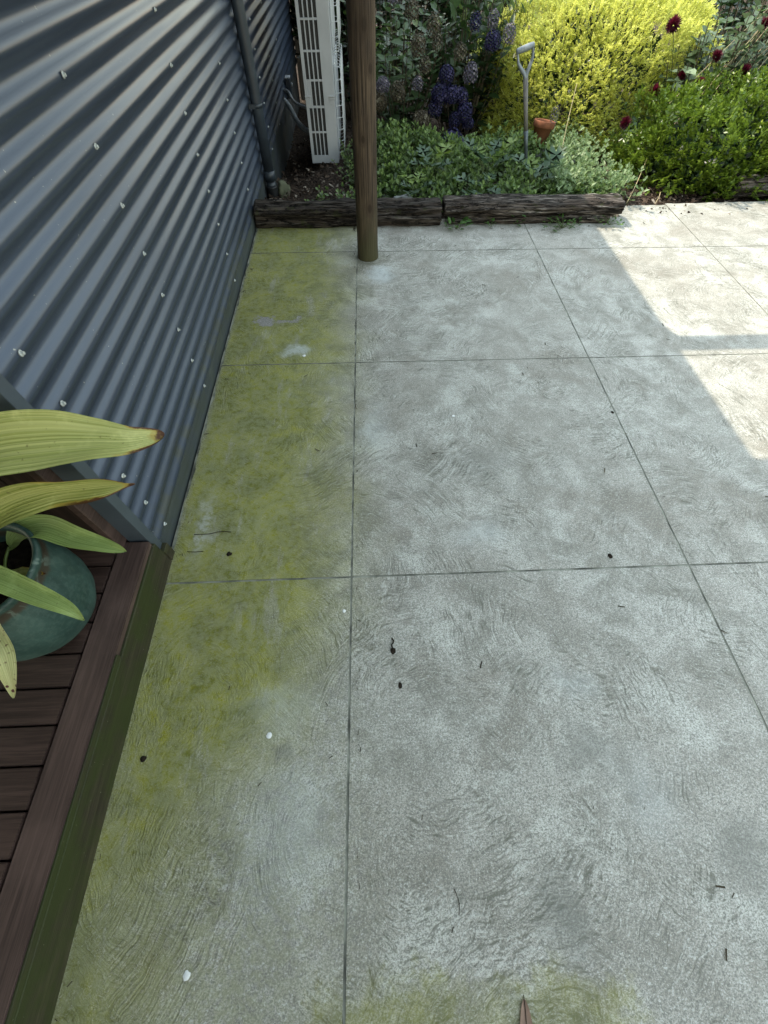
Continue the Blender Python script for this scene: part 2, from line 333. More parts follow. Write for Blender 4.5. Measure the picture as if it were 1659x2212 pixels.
def blade_mat(name, c1, c2, spots=False, brown=.0, seed=0.):
    """big strap leaf: UV.x across 0..1, UV.y along 0..1"""
    t = NT(name); U = t.coord('UV'); P = t.coord()
    sep = t.n('SeparateXYZ'); t.put(sep.inputs[0], U); u, v = sep.outputs[0], sep.outputs[1]
    rib = t.math('SINE', t.math('MULTIPLY', u, 2 * PI * 11)); rib2 = t.noise(t.mapping(U, (46, .8, 1), loc=(seed, seed, 0)), 1.0, 3, .6)
    blot = t.noise(t.mapping(P, (1, 1, 1), loc=(seed, 0, 0)), 13, 5, .65)
    col = t.mix(t.ramp(rib2, .3, .7), c1, c2)
    col = t.mix(t.ramp(rib, .55, 1.0, 0, .20), col, tuple(x * .55 for x in c1))
    col = t.mix(t.ramp(blot, .50, .72, 0, .6), col, tuple(min(1, a * 1.25 + .03) for a in c2))
    col = t.mix(t.ramp(t.noise(t.mapping(P, loc=(seed, 4, 0)), 90, 2), .66, .74, 0, .5), col, (.10, .075, .03))
    if brown:
        e = t.math('ADD', t.math('MULTIPLY', v, 1.0), t.math('MULTIPLY', t.math('SUBTRACT', t.noise(P, 22, 4, .6), .5), .22))
        edge_ = t.ramp(t.math('ADD', t.math('ABSOLUTE', t.math('SUBTRACT', u, .5)), t.math('MULTIPLY', t.math('SUBTRACT', blot, .5), .3)), .36, .47)
        br = t.math('MAXIMUM', t.ramp(e, 1.0 - brown * .35, 1.02), t.math('MULTIPLY', edge_, t.ramp(e, 1 - brown, 1 - brown * .4)))
        col = t.mix(t.ramp(br, .05, .45, 0, .7), col, (.42, .30, .05))
        col = t.mix(t.ramp(br, .4, .85), col, (.095, .040, .018))
    if spots:
        vo = t.n('TexVoronoi'); t.put(vo.inputs['Vector'], P); vo.inputs['Scale'].default_value = 95
        s = t.math('MULTIPLY', t.ramp(vo.outputs['Distance'], .42, .30), t.ramp(t.noise(P, 30, 2), .46, .55))
        col = t.mix(s, col, (.075, .015, .012))
    t.set(col=col, rough=.42, spec=.4, nrm=t.bump(t.math('ADD', rib, t.math('MULTIPLY', rib2, 1.5)), .35, .0012))
    tr = t.n('BsdfTranslucent'); t.put(tr.inputs[0], col); mx = t.n('MixShader'); mx.inputs[0].default_value = .25
    t.t.links.new(t.b.outputs[0], mx.inputs[1]); t.t.links.new(tr.outputs[0], mx.inputs[2]); t.t.links.new(mx.outputs[0], t.out.inputs[0])
    return t.m

def soil_mat():
    t = NT('bark_mulch_soil'); P = t.coord()
    vo = t.n('TexVoronoi'); t.put(vo.inputs['Vector'], t.mapping(P, (1, 1.6, 1))); vo.inputs['Scale'].default_value = 55
    col = t.mix(t.ramp(vo.outputs['Color'], .2, .9), (.020, .014, .010), (.085, .062, .047))
    col = t.mix(t.ramp(t.noise(P, 30, 4), .45, .7, 0, .6), col, (.016, .012, .009))
    return t.set(col=col, rough=.95, spec=.1, nrm=t.bump(t.math('SUBTRACT', 1, vo.outputs['Distance']), 1, .01))

M = dict(
    concrete=concrete_mat(), steel=corrugated_mat(), soil=soil_mat(), post=post_mat(), log=log_mat(), glaze=glaze_mat(),
    joint=plain('joint_dirt', (.17, .175, .14), .9, .7, 11),
    edge=plain('slab_edge', (.17, .165, .14), .9, .3, 30),
    trim=plain('slate_blue_trim', (.052, .068, .086), .38, .12, 8, .0003, 0, .6),
    board=wood_mat('slate_blue_weatherboard', (.036, .043, .052), (.060, .070, .082), 'Y', .55, .4, .35, (.045, .055, .03)),
    baseboard=wood_mat('algae_slate_board', (.040, .050, .058), (.062, .076, .088), 'Y', .6, .35, .32, (.055, .065, .028)),
    deck=wood_mat('dark_merbau_deck', (.030, .018, .015), (.068, .042, .035), 'X', .42, .8, 0, wet=.4),
    border=wood_mat('red_brown_border_board', (.050, .032, .028), (.098, .064, .055), 'Y', .45, .6, 0, wet=.4),
    fascia=wood_mat('algae_covered_fascia', (.026, .022, .014), (.052, .046, .026), 'Y', .7, 1.0, .85, (.026, .036, .008)),
    dark_timber=wood_mat('dark_stained_cladding', (.016, .010, .008), (.040, .025, .020), 'Z', .6, .8),
    fence=wood_mat('grey_fence_timber', (.055, .056, .056), (.115, .118, .118), 'Z', .85, 1.0),
    pipe=plain('charcoal_pvc', (.030, .040, .052), .42, .15, 12, .0003),
    agi=plain('black_corrugated_drain', (.012, .013, .014), .5, .2, 20),
    ac=plain('off_white_casing', (.42, .44, .46), .42, .06, 6, .0002),
    acdark=plain('dark_coil_fins', (.018, .019, .020), .6, .4, 60),
    guard=plain('pale_wire_guard', (.50, .53, .54), .4, .08, 10, .0002),
    lag=plain('grey_pipe_lagging', (.25, .27, .28), .6, .15, 25),
    zinc=plain('zinc_screw', (.46, .50, .50), .45, .25, 120, .0002, .2),
    washer=plain('rubber_washer', (.16, .17, .175), .6, .2, 60),
    terra=plain('terracotta_clay', (.20, .080, .042), .85, .2, 22, .001, 0, .2),
    stone=plain('grey_field_stone', (.16, .165, .155), .9, .35, 14, .003, 0, .2),
    mossy=plain('mossy_river_stone', (.10, .105, .065), .9, .3, 14, .003, 0, .2),
    spade_grey=plain('weathered_grey_metal', (.20, .225, .24), .55, .22, 30, .0006, .3),
    shaft=wood_mat('grey_weathered_shaft', (.13, .125, .115), (.23, .22, .20), 'Z', .8, .8),
    steelblade=plain('dull_spade_steel', (.10, .12, .13), .5, .3, 30, .0006, .6),
    roofm=plain('roof_sheet', (.16, .15, .14), .7, .08, 3, .0005),
    stem=plain('woody_stem', (.060, .048, .028), .85, .3, 30),
    gstem=plain('green_stem', (.075, .10, .030), .6, .3, 30),
    straw=plain('dry_straw_stem', (.36, .29, .16), .7, .25, 30),
    chip=leaf_mat('bark_chips', (.030, .020, .014), (.095, .068, .050), (.30, .26, .21), trans=.0, rough=.9, spec=.1),
    debris=leaf_mat('dark_leaf_litter', (.020, .016, .012), (.055, .045, .030), (.12, .10, .06), trans=.0, rough=.9, spec=.1),
    mint=leaf_mat('mint_leaves', (.026, .058, .010), (.105, .175, .038), (.26, .36, .11), .30, .5),
    mintlit=leaf_mat('sunlit_mint_leaves', (.085, .15, .05), (.20, .29, .12), (.36, .44, .24), .30, .5),  # lighter copy of the mint, sunlight painted into the leaf colour
    hydl=leaf_mat('hydrangea_leaves_pale', (.050, .092, .034), (.088, .145, .055), (.20, .26, .035), .35, .42),
    hydd=leaf_mat('hydrangea_leaves_dark', (.014, .030, .010), (.032, .064, .018), (.10, .15, .02), .30, .38),
    gold=leaf_mat('golden_leaves', (.42, .46, .085), (.62, .64, .15), (.80, .81, .36), .45, .45),
    box=leaf_mat('box_leaves', (.045, .090, .010), (.14, .21, .022), (.34, .43, .060), .32, .32),
    dahl=leaf_mat('dahlia_leaves', (.045, .080, .035), (.10, .145, .070), (.22, .29, .16), .25, .45),
    lobe=leaf_mat('lobed_leaves', (.040, .085, .035), (.080, .135, .075), (.16, .24, .02), .25, .5),
    weed=leaf_mat('weed_leaves', (.045, .105, .020), (.075, .160, .030), (.11, .21, .05), .3, .5),
    shade=leaf_mat('laurel_and_shade_leaves', (.012, .028, .010), (.030, .062, .020), (.09, .15, .05), .25, .35),  # laurel leaves; also paints the shade inside the sprayed shrubs
    indigo=leaf_mat('indigo_petals', (.004, .004, .026), (.010, .008, .062), (.07, .06, .14), .2, .6),
    lilac=leaf_mat('lilac_petals', (.06, .055, .080), (.13, .115, .15), (.30, .27, .29), .2, .6),
    faded=leaf_mat('faded_petals', (.040, .032, .020), (.095, .080, .050), (.20, .18, .13), .2, .7),
    crimson=leaf_mat('crimson_petals', (.035, .003, .008), (.095, .006, .018), (.25, .022, .06), .25, .5),
    blade_a=blade_mat('strap_leaf_yellowing', (.29, .33, .085), (.54, .56, .22), brown=.22, seed=1),
    blade_b=blade_mat('strap_leaf_browned', (.20, .24, .045), (.46, .46, .17), brown=.62, seed=2),
    blade_c=blade_mat('strap_leaf_green', (.17, .25, .06), (.32, .42, .15), seed=3),
    blade_e=blade_mat('strap_leaf_spotted', (.40, .42, .17), (.52, .52, .26), spots=True, seed=5),
    petiole=plain('leaf_stalk', (.10, .14, .03), .5, .3, 20),
    potsoil=plain('potting_soil', (.018, .014, .010), .95, .5, 60, .004, 0, .1),
    deadleaf=plain('brown_dead_leaf', (.20, .125, .085), .7, .15, 40, .0006),
    white=plain('white_fleck', (.75, .76, .74), .7, .05, 40),
    web=plain('dusty_web', (.45, .46, .46), .8, .1, 40),
)

# ================================================================== SETTING
def sheet(name, x0, x1, y0, y1, z, mat):
    bm = bmesh.new(); vs = [bm.verts.new(p) for p in ((x0, y0, z), (x1, y0, z), (x1, y1, z), (x0, y1, z))]; bm.faces.new(vs)
    return obj_bm(name, bm, mat)
def ground_z(x, y):
    z = -.035 - .05 * max(0, min(1, (y - 3.8) / 1.0)) - .05 * max(0, min(1, (y - 5) / 1.0))
    if x < -.3: z -= .16 * max(0, min(1, (-.3 - x) / .4)) * max(0, min(1, (y - 3.9) / 1.2))
    return z
tag(sheet('ground', -60, 60, -60, 60, -.40, M['soil']), kind='structure')
# garden bed: mulch-covered soil
nx, ny = 150, 120
gx = np.linspace(-2.2, 5.2, nx); gy = np.linspace(3.36, 9.5, ny); V = []
for y in gy:
    for x in gx:
        V.append((x, y, ground_z(x, y) + .012 * mnoise.fractal(Vector((x * 4, y * 4, 0)), 1, 2, 4) + .006 * mnoise.noise(Vector((x * 30, y * 30, 3)))))
ii = np.arange(ny - 1)[:, None] * nx + np.arange(nx - 1)[None, :]
F = np.stack([ii, ii + 1, ii + nx + 1, ii + nx], -1).reshape(-1, 4)
tag(obj_np('garden_bed_soil', V, F, M['soil'], smooth=True), kind='structure')

# concrete patio: panels with sawn joints between them
vj = [-.772, -.0, 0, 1.18, 2.37, 3.56, 4.75, 6.0]
bm = bmesh.new()
JX = [-.765, -.068, 1.178, 2.36, 3.56, 4.75, 6.2]; JY = [-4.2, -3.0, -1.8, -.6, .613, 1.829, 2.992]
G = .0034
def far_edge(x):           # back edge of the slab, partly under the logs
    return 3.46 if x < 1.93 else 3.66 + .03 * (x - 2)
def panel(x0, x1, y0, y1, farfun=None):
    """one slab panel; the sawn edges are slightly chipped, the wall side is rough"""
    jag = lambda a, b, k: .0009 * mnoise.noise(Vector((a * 60, b * 60, k))) + .0016 * max(0, mnoise.noise(Vector((a * 22, b * 22, k + 5))) - .35)
    yt = (lambda x: farfun(x) + .010 * mnoise.noise(Vector((x * 9, 0, 0)))) if farfun else (lambda x: y1)
    n = max(4, int((x1 - x0) / .02)); outline = []
    for i in range(n): x = x0 + (x1 - x0) * i / n; outline.append((x, y0 + abs(jag(x, y0, 1))))
    m = max(4, int((yt(x1) - y0) / .02))
    for k in range(m): y = y0 + (yt(x1) - y0) * k / m; outline.append((x1 - abs(jag(x1, y, 2)), y))
    for i in range(n): x = x1 + (x0 - x1) * i / n; outline.append((x, yt(x) - abs(jag(x, 9, 3))))
    for k in range(m):
        y = yt(x0) + (y0 - yt(x0)) * k / m
        outline.append((x0 + (.010 * mnoise.fractal(Vector((0, y * 11, 7)), 1, 2, 4) if x0 < -.7 else abs(jag(x0, y, 4))), y))
    outline = [(x + (.016 - .0145 * (2.98 - y) if abs(x + .068) < .02 else 0), y) for x, y in outline]
    vt = [bm.verts.new((x, y, 0)) for x, y in outline]; vb = [bm.verts.new((x, y, -.10)) for x, y in outline]
    f = bm.faces.new(vt)
    for k in range(len(vt)):
        q = bm.faces.new((vt[k], vb[k], vb[(k + 1) % len(vt)], vt[(k + 1) % len(vt)])); q.material_index = 1
    return f
tops = []
for i in range(len(JX) - 1):
    xs = [(JX[i] + (G if i else 0), JX[i + 1] - G)]
    for j in range(len(JY)):
        for x0, x1 in xs:
            if j < len(JY) - 1: tops.append(panel(x0, x1, JY[j] + G, JY[j + 1] - G))
            else:
                if i == 2:   # the slab steps back where the log ends
                    tops.append(panel(x0, 1.93, JY[j] + G, None, lambda x: 3.46)); tops.append(panel(1.93, x1, JY[j] + G, None, lambda x: 3.65))
                else: tops.append(panel(x0, x1, JY[j] + G, 3.46, far_edge))
bmesh.ops.recalc_face_normals(bm, faces=bm.faces)
patio = obj_bm('concrete_patio', bm, [M['concrete'], M['edge']]); tag(patio, kind='structure')
tag(sheet('patio_joint_bed', -.775, 6.2, -4.2, 3.40, -.0020, M['joint']), kind='structure')

# ================================================================== WALL
WX = -.79; PIT = .0733; AMP = .0085; ZC0 = .078
wall = tag(empty('corrugated_wall', (WX, .74, 0)), 'slate blue corrugated steel wall with rows of pale screws along the patio', 'wall')
def corr_sheet(z0, z1, y0, y1, dx, name, drag=0):
    nz = int((z1 - z0) / PIT * 14); zs = np.linspace(z0, z1, nz + 1); ys = np.linspace(y0, y1, 60); V = []
    for y in ys:
        for z in zs:
            w = .0034 * mnoise.noise(Vector((y * 1.1, z * 3, dx * 50))) + .0009 * mnoise.noise(Vector((y * 5, z * 8, 4)))
            c_ = math.cos(2 * PI * (z - ZC0) / PIT)
            V.append((WX + dx + AMP * c_ + w, y, z + .0012 * mnoise.noise(Vector((y * .8, z * 5, 9)))))
    n = nz + 1; i = np.arange(59)[:, None] * n + np.arange(nz)[None, :]
    F = np.stack([i, i + n, i + n + 1, i + 1], -1).reshape(-1, 4)
    return obj_np(name, V, F, M['steel'], wall, smooth=True)
corr_sheet(.068, .80, .742, 7.7, 0, 'lower_sheet')
corr_sheet(.775, 1.56, .742, 7.7, .0022, 'middle_sheet')
corr_sheet(1.535, 2.30, .742, 7.7, .0044, 'upper_sheet')
bm = bmesh.new()                                                # flashing on the end of the wall
add_box(bm, WX - .05, WX + .016, .706, .744, .012, 2.28, .0015)
obj_bm('end_flashing', bm, M['trim'], wall)
bm = bmesh.new()                                                # base board below the sheets
add_box(bm, WX - .03, WX + .006, .75, 3.42, -.02, .074, .001)
obj_bm('base_board', bm, M['baseboard'], wall)
bm = bmesh.new()
for y0, y1 in ((3.424, 4.20), (4.203, 4.86), (4.863, 5.52), (5.523, 6.22)): add_box(bm, WX - .03, WX + .004, y0, y1, -.36, .072 , .0015)
obj_bm('lower_board', bm, M['board'], wall)
bm = bmesh.new(); add_box(bm, WX - .12, WX - .035, .76, 7.6, -.3, 2.28); obj_bm('wall_frame', bm, M['dark_timber'], wall)
# screws
scr = bmesh.new()
def cyl_x(bm, r, x0, x1, n, mat=0, r2=None):
    a = [bm.verts.new((x0, r * math.cos(2 * PI * k / n), r * math.sin(2 * PI * k / n))) for k in range(n)]
    r2 = r if r2 is None else r2
    b = [bm.verts.new((x1, r2 * math.cos(2 * PI * k / n), r2 * math.sin(2 * PI * k / n))) for k in range(n)]
    for k in range(n): bm.faces.new((a[k], a[(k + 1) % n], b[(k + 1) % n], b[k])).material_index = mat
    bm.faces.new(b).material_index = mat; bm.faces.new(a[::-1]).material_index = mat
cyl_x(scr, .0084, 0, .0016, 16, 1); cyl_x(scr, .0074, .0016, .0030, 16, 0, .0064); cyl_x(scr, .0044, .0032, .0080, 6, 0, .0040)
first = None
for yc in (.822, 1.580, 2.51, 3.37, 4.63, 5.29, 5.93):
    for k in range(8):
        if yc > 3 and k > 5: continue
        z = ZC0 + .1466 * k; y = yc + random.uniform(-.006, .006)
        loc = (AMP + (.0022 if z > .79 else 0) + .0005, y - .74, z)
        if first is None:
            first = obj_bm('screw', scr, [M['zinc'], M['washer']], wall, local=True); first.location = loc
        else:
            c_ = first.copy(); SC.collection.objects.link(c_); c_.parent = wall; c_.location = loc
            c_.rotation_euler = (random.uniform(0, 1), random.uniform(-.15, .15), random.uniform(-.15, .15))

# side wall of the deck recess, dark timber boards, behind the pot
rec = tag(empty('timber_side_wall', (-1.3, .70, .16)), 'dark brown timber cladding beside the end of the steel wall above the deck', 'wall')
bm = bmesh.new()
for k in range(10):
    x1 = -.872 - .105 * k; add_box(bm, x1 - .100, x1, .690, .715, .165, 2.28, .002)
obj_bm('cladding', bm, M['dark_timber'], rec)
bm = bmesh.new(); add_box(bm, -.868, WX - .0505, .672, .716, .165, 2.28, .003); obj_bm('corner_trim', bm, M['border'], rec)
bm = bmesh.new(); add_box(bm, -1.95, -.85, .717, .76, .0, 2.28); obj_bm('backing', bm, M['dark_timber'], rec)

# fence behind the far end of the wall
fen = tag(empty('paling_fence', (-.85, 7.1, -.3)), 'weathered grey timber palings beyond the steel wall behind the air conditioner', 'fence')
for k in range(9):
    bm = bmesh.new(); y0 = 6.24 + k * .155; add_box(bm, WX - .035, WX - .012 + .003 * (k % 2), y0, y0 + .150, -.38, .072 if y0 < 7.6 else 1.6, .002)
    obj_bm('paling', bm, M['fence'], fen)

bf = tag(empty('reflection_fence', (6.8, 2, -.3)), 'unseen paling fence added for dark reflections in the steel wall', 'fence')
for k in range(30):  # out of view, added so the steel wall reflects a dark band
    bm = bmesh.new(); y0 = -5 + k * .42; add_box(bm, 6.8, 6.83, y0, y0 + .41, -.38, 2.0 + .02 * (k % 3), .003); obj_bm('paling', bm, M['fence'], bf)
for k in range(6):
    bm = bmesh.new(); x0 = -.80 + k * .135; add_box(bm, x0, x0 + .130, 7.76, 7.778, -.38, 1.55 + .01 * (k % 2), .002); obj_bm('paling', bm, M['fence'], fen)
# verandah roof over the patio edge (its shadow line crosses the slab)
ZR = 2.20
bm = bmesh.new(); ex = 1.655 - .74 * ZR
add_box(bm, -7, ex, -5.2, 8.4, ZR, ZR + .06)
by0, by1 = 1.892 + .43 * ZR, 2.000 + .43 * ZR
add_box(bm, ex + .001, 4.2, by0, by1, ZR, ZR + .05)                   # cross beam
cx0, cy0 = ex + .001, by1                                             # curved bracket in the corner
arc = [(cx0, cy0 + .26), (cx0 + .008, cy0 + .16), (cx0 + .022, cy0 + .08), (cx0 + .050, cy0 + .025), (cx0 + .10, cy0 + .0), (cx0, cy0)]
a_ = [bm.verts.new((x, y, ZR)) for x, y in arc]; b_ = [bm.verts.new((x, y, ZR + .05)) for x, y in arc]
bm.faces.new(a_); bm.faces.new(b_[::-1])
for k in range(6): bm.faces.new((a_[k], b_[k], b_[(k + 1) % 6], a_[(k + 1) % 6]))
ey = 1.11 + .43 * ZR
add_box(bm, ex + .001, ex + .6, ey - .5, ey, ZR, ZR + .05)
bmesh.ops.recalc_face_normals(bm, faces=bm.faces)
tag(obj_bm('roof', bm, M['roofm']), kind='structure')

# ================================================================== POST
p_ = tag(empty('verandah_post', (.021, 2.925, 0)), 'round weathered timber post standing on the patio in front of the logs', 'post')
bm = bmesh.new(); n = 48; rings = []
for j in range(61):
    z = -.01 + j * .0365; ring = []
    for k in range(n):
        a = 2 * PI * k / n
        r = .0665 + .0016 * mnoise.noise(Vector((math.cos(a) * 1.3, math.sin(a) * 1.3, z * .8))) + .0011 * mnoise.noise(Vector((math.cos(a) * 7, math.sin(a) * 7, z * .9)))
        if z < .05: r += .0025 * (1 - z / .05)
        ring.append(bm.verts.new((math.cos(a) * r - .0045 * z, math.sin(a) * r, z)))
    rings.append(ring)
for j in range(60):
    for k in range(n):
        f = bm.faces.new((rings[j][k], rings[j][(k + 1) % n], rings[j + 1][(k + 1) % n], rings[j + 1][k])); f.smooth = True
bm.faces.new(rings[-1])
obj_bm('shaft', bm, M['post'], p_, local=True)

# ================================================================== DOWNPIPE
dp = tag(empty('downpipe', (-.735, 4.06, -.06)), 'charcoal round plastic downpipe strapped to the steel wall beside the garden', 'downpipe')
bm = bmesh.new(); add_tube(bm, [(-.738, 4.05, z) for z in (.10, .5, 1.0, 1.6, 2.15)], .038, 24); obj_bm('pipe', bm, M['pipe'], dp)
bm = bmesh.new(); add_tube(bm, [(-.738, 4.05, z) for z in (.050, .115)], .044, 24); add_tube(bm, [(-.738, 4.05, z) for z in (-.04, .055)], .036, 24)
obj_bm('lower_socket', bm, M['pipe'], dp)
bm = bmesh.new(); pts = [(-.735, 4.03 - .0 * k, .02 - .0055 * k) for k in range(24)]
add_tube(bm, pts, [.046 if k % 2 else .040 for k in range(24)], 24); obj_bm('flexible_drain', bm, M['agi'], dp)
bm = bmesh.new(); add_tube(bm, [(-.738, 4.05, .478), (-.738, 4.05, .50)], .0415, 24)
add_box(bm, WX + .004, -.775, 4.02, 4.035, .476, .502); add_box(bm, WX + .004, -.742, 4.008, 4.012, .476, .502)
obj_bm('bracket', bm, M['pipe'], dp)

# ================================================================== AIR CONDITIONER
ac = tag(empty('air_conditioner', (-.33, 5.2, -.07)), 'tall off-white outdoor air conditioner unit standing in the mulch by the wall', 'air conditioner')
X0, X1, Y0, Y1, Z0, Z1 = -.458, -.212, 4.80, 5.72, -.075, 1.22
slots = []; 
zrows = [(-.018, .136), (.148, .298), (.313, .458), (.470, .620), (.632, .783), (.795, .95), (.962, 1.11)]
def acx(z, u): return X0 + u * (X1 - X0)
cols = [(.10, .20), (.24, .34), (.38, .48), (.52, .62)]
bm = bmesh.new()
add_box(bm, X0, X1, Y0 + .012, Y1, Z0, Z1, .004)
obj_bm('casing', bm, M['ac'], ac)
bm = bmesh.new()           # end panel with its slots: bars in front of a dark coil
xs = [X0] ; 
def bar(x0, x1, z0, z1, y0=Y0, y1=Y0 + .010): add_box(bm, x0, x1, y0, y1, z0, z1, .0015)
colx = [(X0 + u0 * .246, X0 + u1 * .246) for u0, u1 in cols]
left = X0; 
bar(X0, colx[0][0], Z0, Z1)
for k in range(3): bar(colx[k][1], colx[k + 1][0], zrows[0][0], zrows[-1][1])
bar(colx[3][1], X1, Z0, Z1)
zz = [Z0] + [v for r in zrows for v in r] + [Z1]
for k in range(0, len(zz), 2):
    z0, z1 = zz[k], zz[k + 1]
    if k in (0, len(zz) - 2): bar(colx[0][0] + .0005, colx[3][1] - .0005, z0, z1, Y0 + .0005, Y0 + .0105)
    else: bar(colx[0][0] + .0005, colx[3][1] - .0005, z0, z1, Y0 + .0005, Y0 + .0105)
bar(colx[0][0] + .0006, colx[0][1] + .001, .310, .460, Y0 + .0012, Y0 + .0098)        # blind slot beside the handle
obj_bm('slotted_end_panel', bm, M['ac'], ac)
bm = bmesh.new(); add_box(bm, colx[0][0] - .004, colx[3][1] + .004, Y0 + .0108, Y0 + .0118, zrows[0][0], zrows[-1][1])
for k in range(70):
    z = zrows[0][0] + k * .0162; add_box(bm, colx[1][0] - .002, colx[3][1] + .002, Y0 + .0100, Y0 + .0107, z, z + .006)
obj_bm('coil', bm, M['acdark'], ac)
for x0, x1 in ((X0 - .002, X0 + .045), (X1 - .048, X1 + .003)):
    bm = bmesh.new(); add_box(bm, x0, x1, Y0 - .008, Y0 - .0005, .366, .376, .002); add_box(bm, x0, x1, Y0 - .006, Y0 - .0005, .350, .358, .002)
    add_box(bm, x0 + .004, x1 - .004, Y0 - .0025, Y0 - .0005, .322, .346, .001)
    obj_bm('handle', bm, M['ac'], ac)
for zc in (.265, .885):
    bm = bmesh.new()
    add_box(bm, X1 + .001, X1 + .012, Y0 + .10, Y1 - .10, zc - .27, zc + .27, .004)
    obj_bm('fan_panel', bm, M['ac'], ac)
    bm = bmesh.new(); xo = X1 + .055
    for k in range(8):
        z = zc - .27 + k * .077; add_tube(bm, [(X1 + .004, Y0 + .03, z), (xo, Y0 + .06, z), (xo, Y1 - .06, z), (X1 + .004, Y1 - .03, z)], .0022, 6)
    for k in range(9):
        y = Y0 + .05 + k * .10; add_tube(bm, [(X1 + .004, y, zc - .285), (xo + .004, y, zc - .26), (xo + .004, y, zc + .26), (X1 + .004, y, zc + .285)], .0022, 6)
    obj_bm('fan_guard', bm, M['guard'], ac)
for yf in (Y0 + .10, Y1 - .15):
    bm = bmesh.new(); add_box(bm, X0 - .01, X1 + .01, yf, yf + .05, Z0 - .16, Z0 - .001); obj_bm('foot', bm, M['acdark'], ac)
bm = bmesh.new()
add_tube(bm, smoothpath([(-.80, 5.95, .10), (-.74, 5.90, .06), (-.64, 5.6, .015), (-.55, 5.35, .02), (-.46, 5.2, .03)], 16), .024, 12)
add_tube(bm, smoothpath([(-.80, 6.0, .16), (-.73, 5.9, .17), (-.68, 5.82, .12), (-.60, 5.75, .10), (-.46, 5.6, .10)], 16), .013, 10)
obj_bm('pipe', bm, M['lag'], ac)
iso = tag(empty('isolator_switch', (-.76, 6.2, .14)), 'small dark switch box fixed low on the wall behind the downpipe', 'switch')
bm = bmesh.new(); add_box(bm, WX + .010, WX + .062, 6.16, 6.26, .06, .21, .005); obj_bm('housing', bm, M['pipe'], iso)
bm = bmesh.new(); add_box(bm, WX + .010, WX + .060, 6.165, 6.255, .212, .222, .002); obj_bm('hood', bm, M['ac'], iso)
bm = bmesh.new(); add_tube(bm, [(WX + .0625, 6.21, .16), (WX + .078, 6.21, .16)], .016, 12); obj_bm('knob', bm, M['lag'], iso)

# ================================================================== DECK
dk = tag(empty('timber_deck', (-1.3, -.2, 0)), 'dark red-brown timber deck step with algae green side beside the patio', 'deck')
DZ = .16
for k in range(12):
    yb = .616 - .0936 * k if k else .616
    y1 = yb + .0936 - .005 if k else .688
    bm = bmesh.new(); add_box(bm, -2.1, -.869, yb - 0.0, y1 if k else .688, DZ - .022, DZ + random.uniform(-.0012, .0006), .0022, 2)
    b = obj_bm('deck_board', bm, M['deck'], dk)
yb = -.5072
bm = bmesh.new(); k = 12
while yb > -2.4:
    yb -= .0936; add_box(bm, -2.1, -.869, yb, yb + .0886, DZ - .022, DZ - .001, .002)
obj_bm('rear_boards', bm, M['deck'], dk)
bm = bmesh.new(); add_box(bm, -.862, -.766, -2.4, .700, DZ - .022, DZ + .002, .003, 2); obj_bm('border_board', bm, M['border'], dk)
bm = bmesh.new(); add_box(bm, -.792, -.759, -2.4, .7055, -.03, DZ - .0225, .002)
add_box(bm, -.7655, -.7595, -2.4, .325, DZ - .022, DZ + .0, .001); obj_bm('side_fascia', bm, M['fascia'], dk)
bm = bmesh.new(); add_box(bm, -.7945, -.757, .7065, .7455, -.03, .070, .002); obj_bm('corner_block', bm, M['fascia'], dk)
bm = bmesh.new(); add_box(bm, -2.1, -.80, -2.4, .69, -.02, DZ - .06); obj_bm('joists', bm, M['dark_timber'], dk)

# ================================================================== POT AND STRAP-LEAF PLANT
PC = (-.985, .452)
pot = tag(empty('glazed_pot', (PC[0], PC[1], DZ)), 'round teal glazed ceramic pot standing on the timber deck', 'pot')
bm = bmesh.new()
prof = [(.100, .003), (.112, .006), (.136, .035), (.155, .075), (.165, .12), (.166, .165), (.160, .21), (.150, .25), (.1435, .275), (.146, .290), (.1495, .302), (.1485, .312), (.141, .314), (.134, .308), (.131, .29), (.134, .26), (.137, .22)]
add_lathe(bm, (0, 0, 0), prof, 72); obj_bm('body', bm, M['glaze'], pot, smooth=True, local=True)
bm = bmesh.new(); vs = []
for k in range(48): vs.append(bm.verts.new((.1375 * math.cos(2 * PI * k / 48), .1375 * math.sin(2 * PI * k / 48), .235)))
bm.faces.new(vs); obj_bm('soil', bm, M['potsoil'], pot, local=True)

plant = tag(empty('strap_leaf_plant', (PC[0], PC[1], DZ + .236)), 'broad green and yellowing strap leaves growing from the teal pot', 'potted plant')
def blade(pts, width, mat, name='leaf', cup=.12, n=40, m=14, side=(0, 0, 1), twist=0., shape=1.0, wave=.004):
    C = smoothpath(pts, n); V = []; UV = []
    for i in range(n):
        s = i / (n - 1); tng = C[min(i + 1, n - 1)] - C[max(i - 1, 0)]; tng /= np.linalg.norm(tng)
        up = np.array(side, float); up = up - tng * up.dot(tng); up /= np.linalg.norm(up)
        tw = twist * s; lat = np.cross(tng, up); u2 = up * math.cos(tw) + lat * math.sin(tw); lat = np.cross(tng, u2)
        w = width * ((s + .02) ** .6 * (1.0 - s) ** 1.05 * 2.02) ** shape * .5 + .0012
        for j in range(m + 1):
            q = j / m * 2 - 1
            p = C[i] + lat * (w * q) + u2 * (cup * w * (q * q - .3) * 1.4 + .0014 * math.sin(q * PI * 7) * min(1, w * 30) + wave * math.sin(s * 17 + q * 2.0) * abs(q))
            V.append(p); UV.append(((q + 1) / 2, s))
    ii = np.arange(n - 1)[:, None] * (m + 1) + np.arange(m)[None, :]
    F = np.stack([ii, ii + 1, ii + m + 2, ii + m + 1], -1).reshape(-1, 4)
    return obj_np(name, V, F, mat, plant, uv=UV, smooth=True)
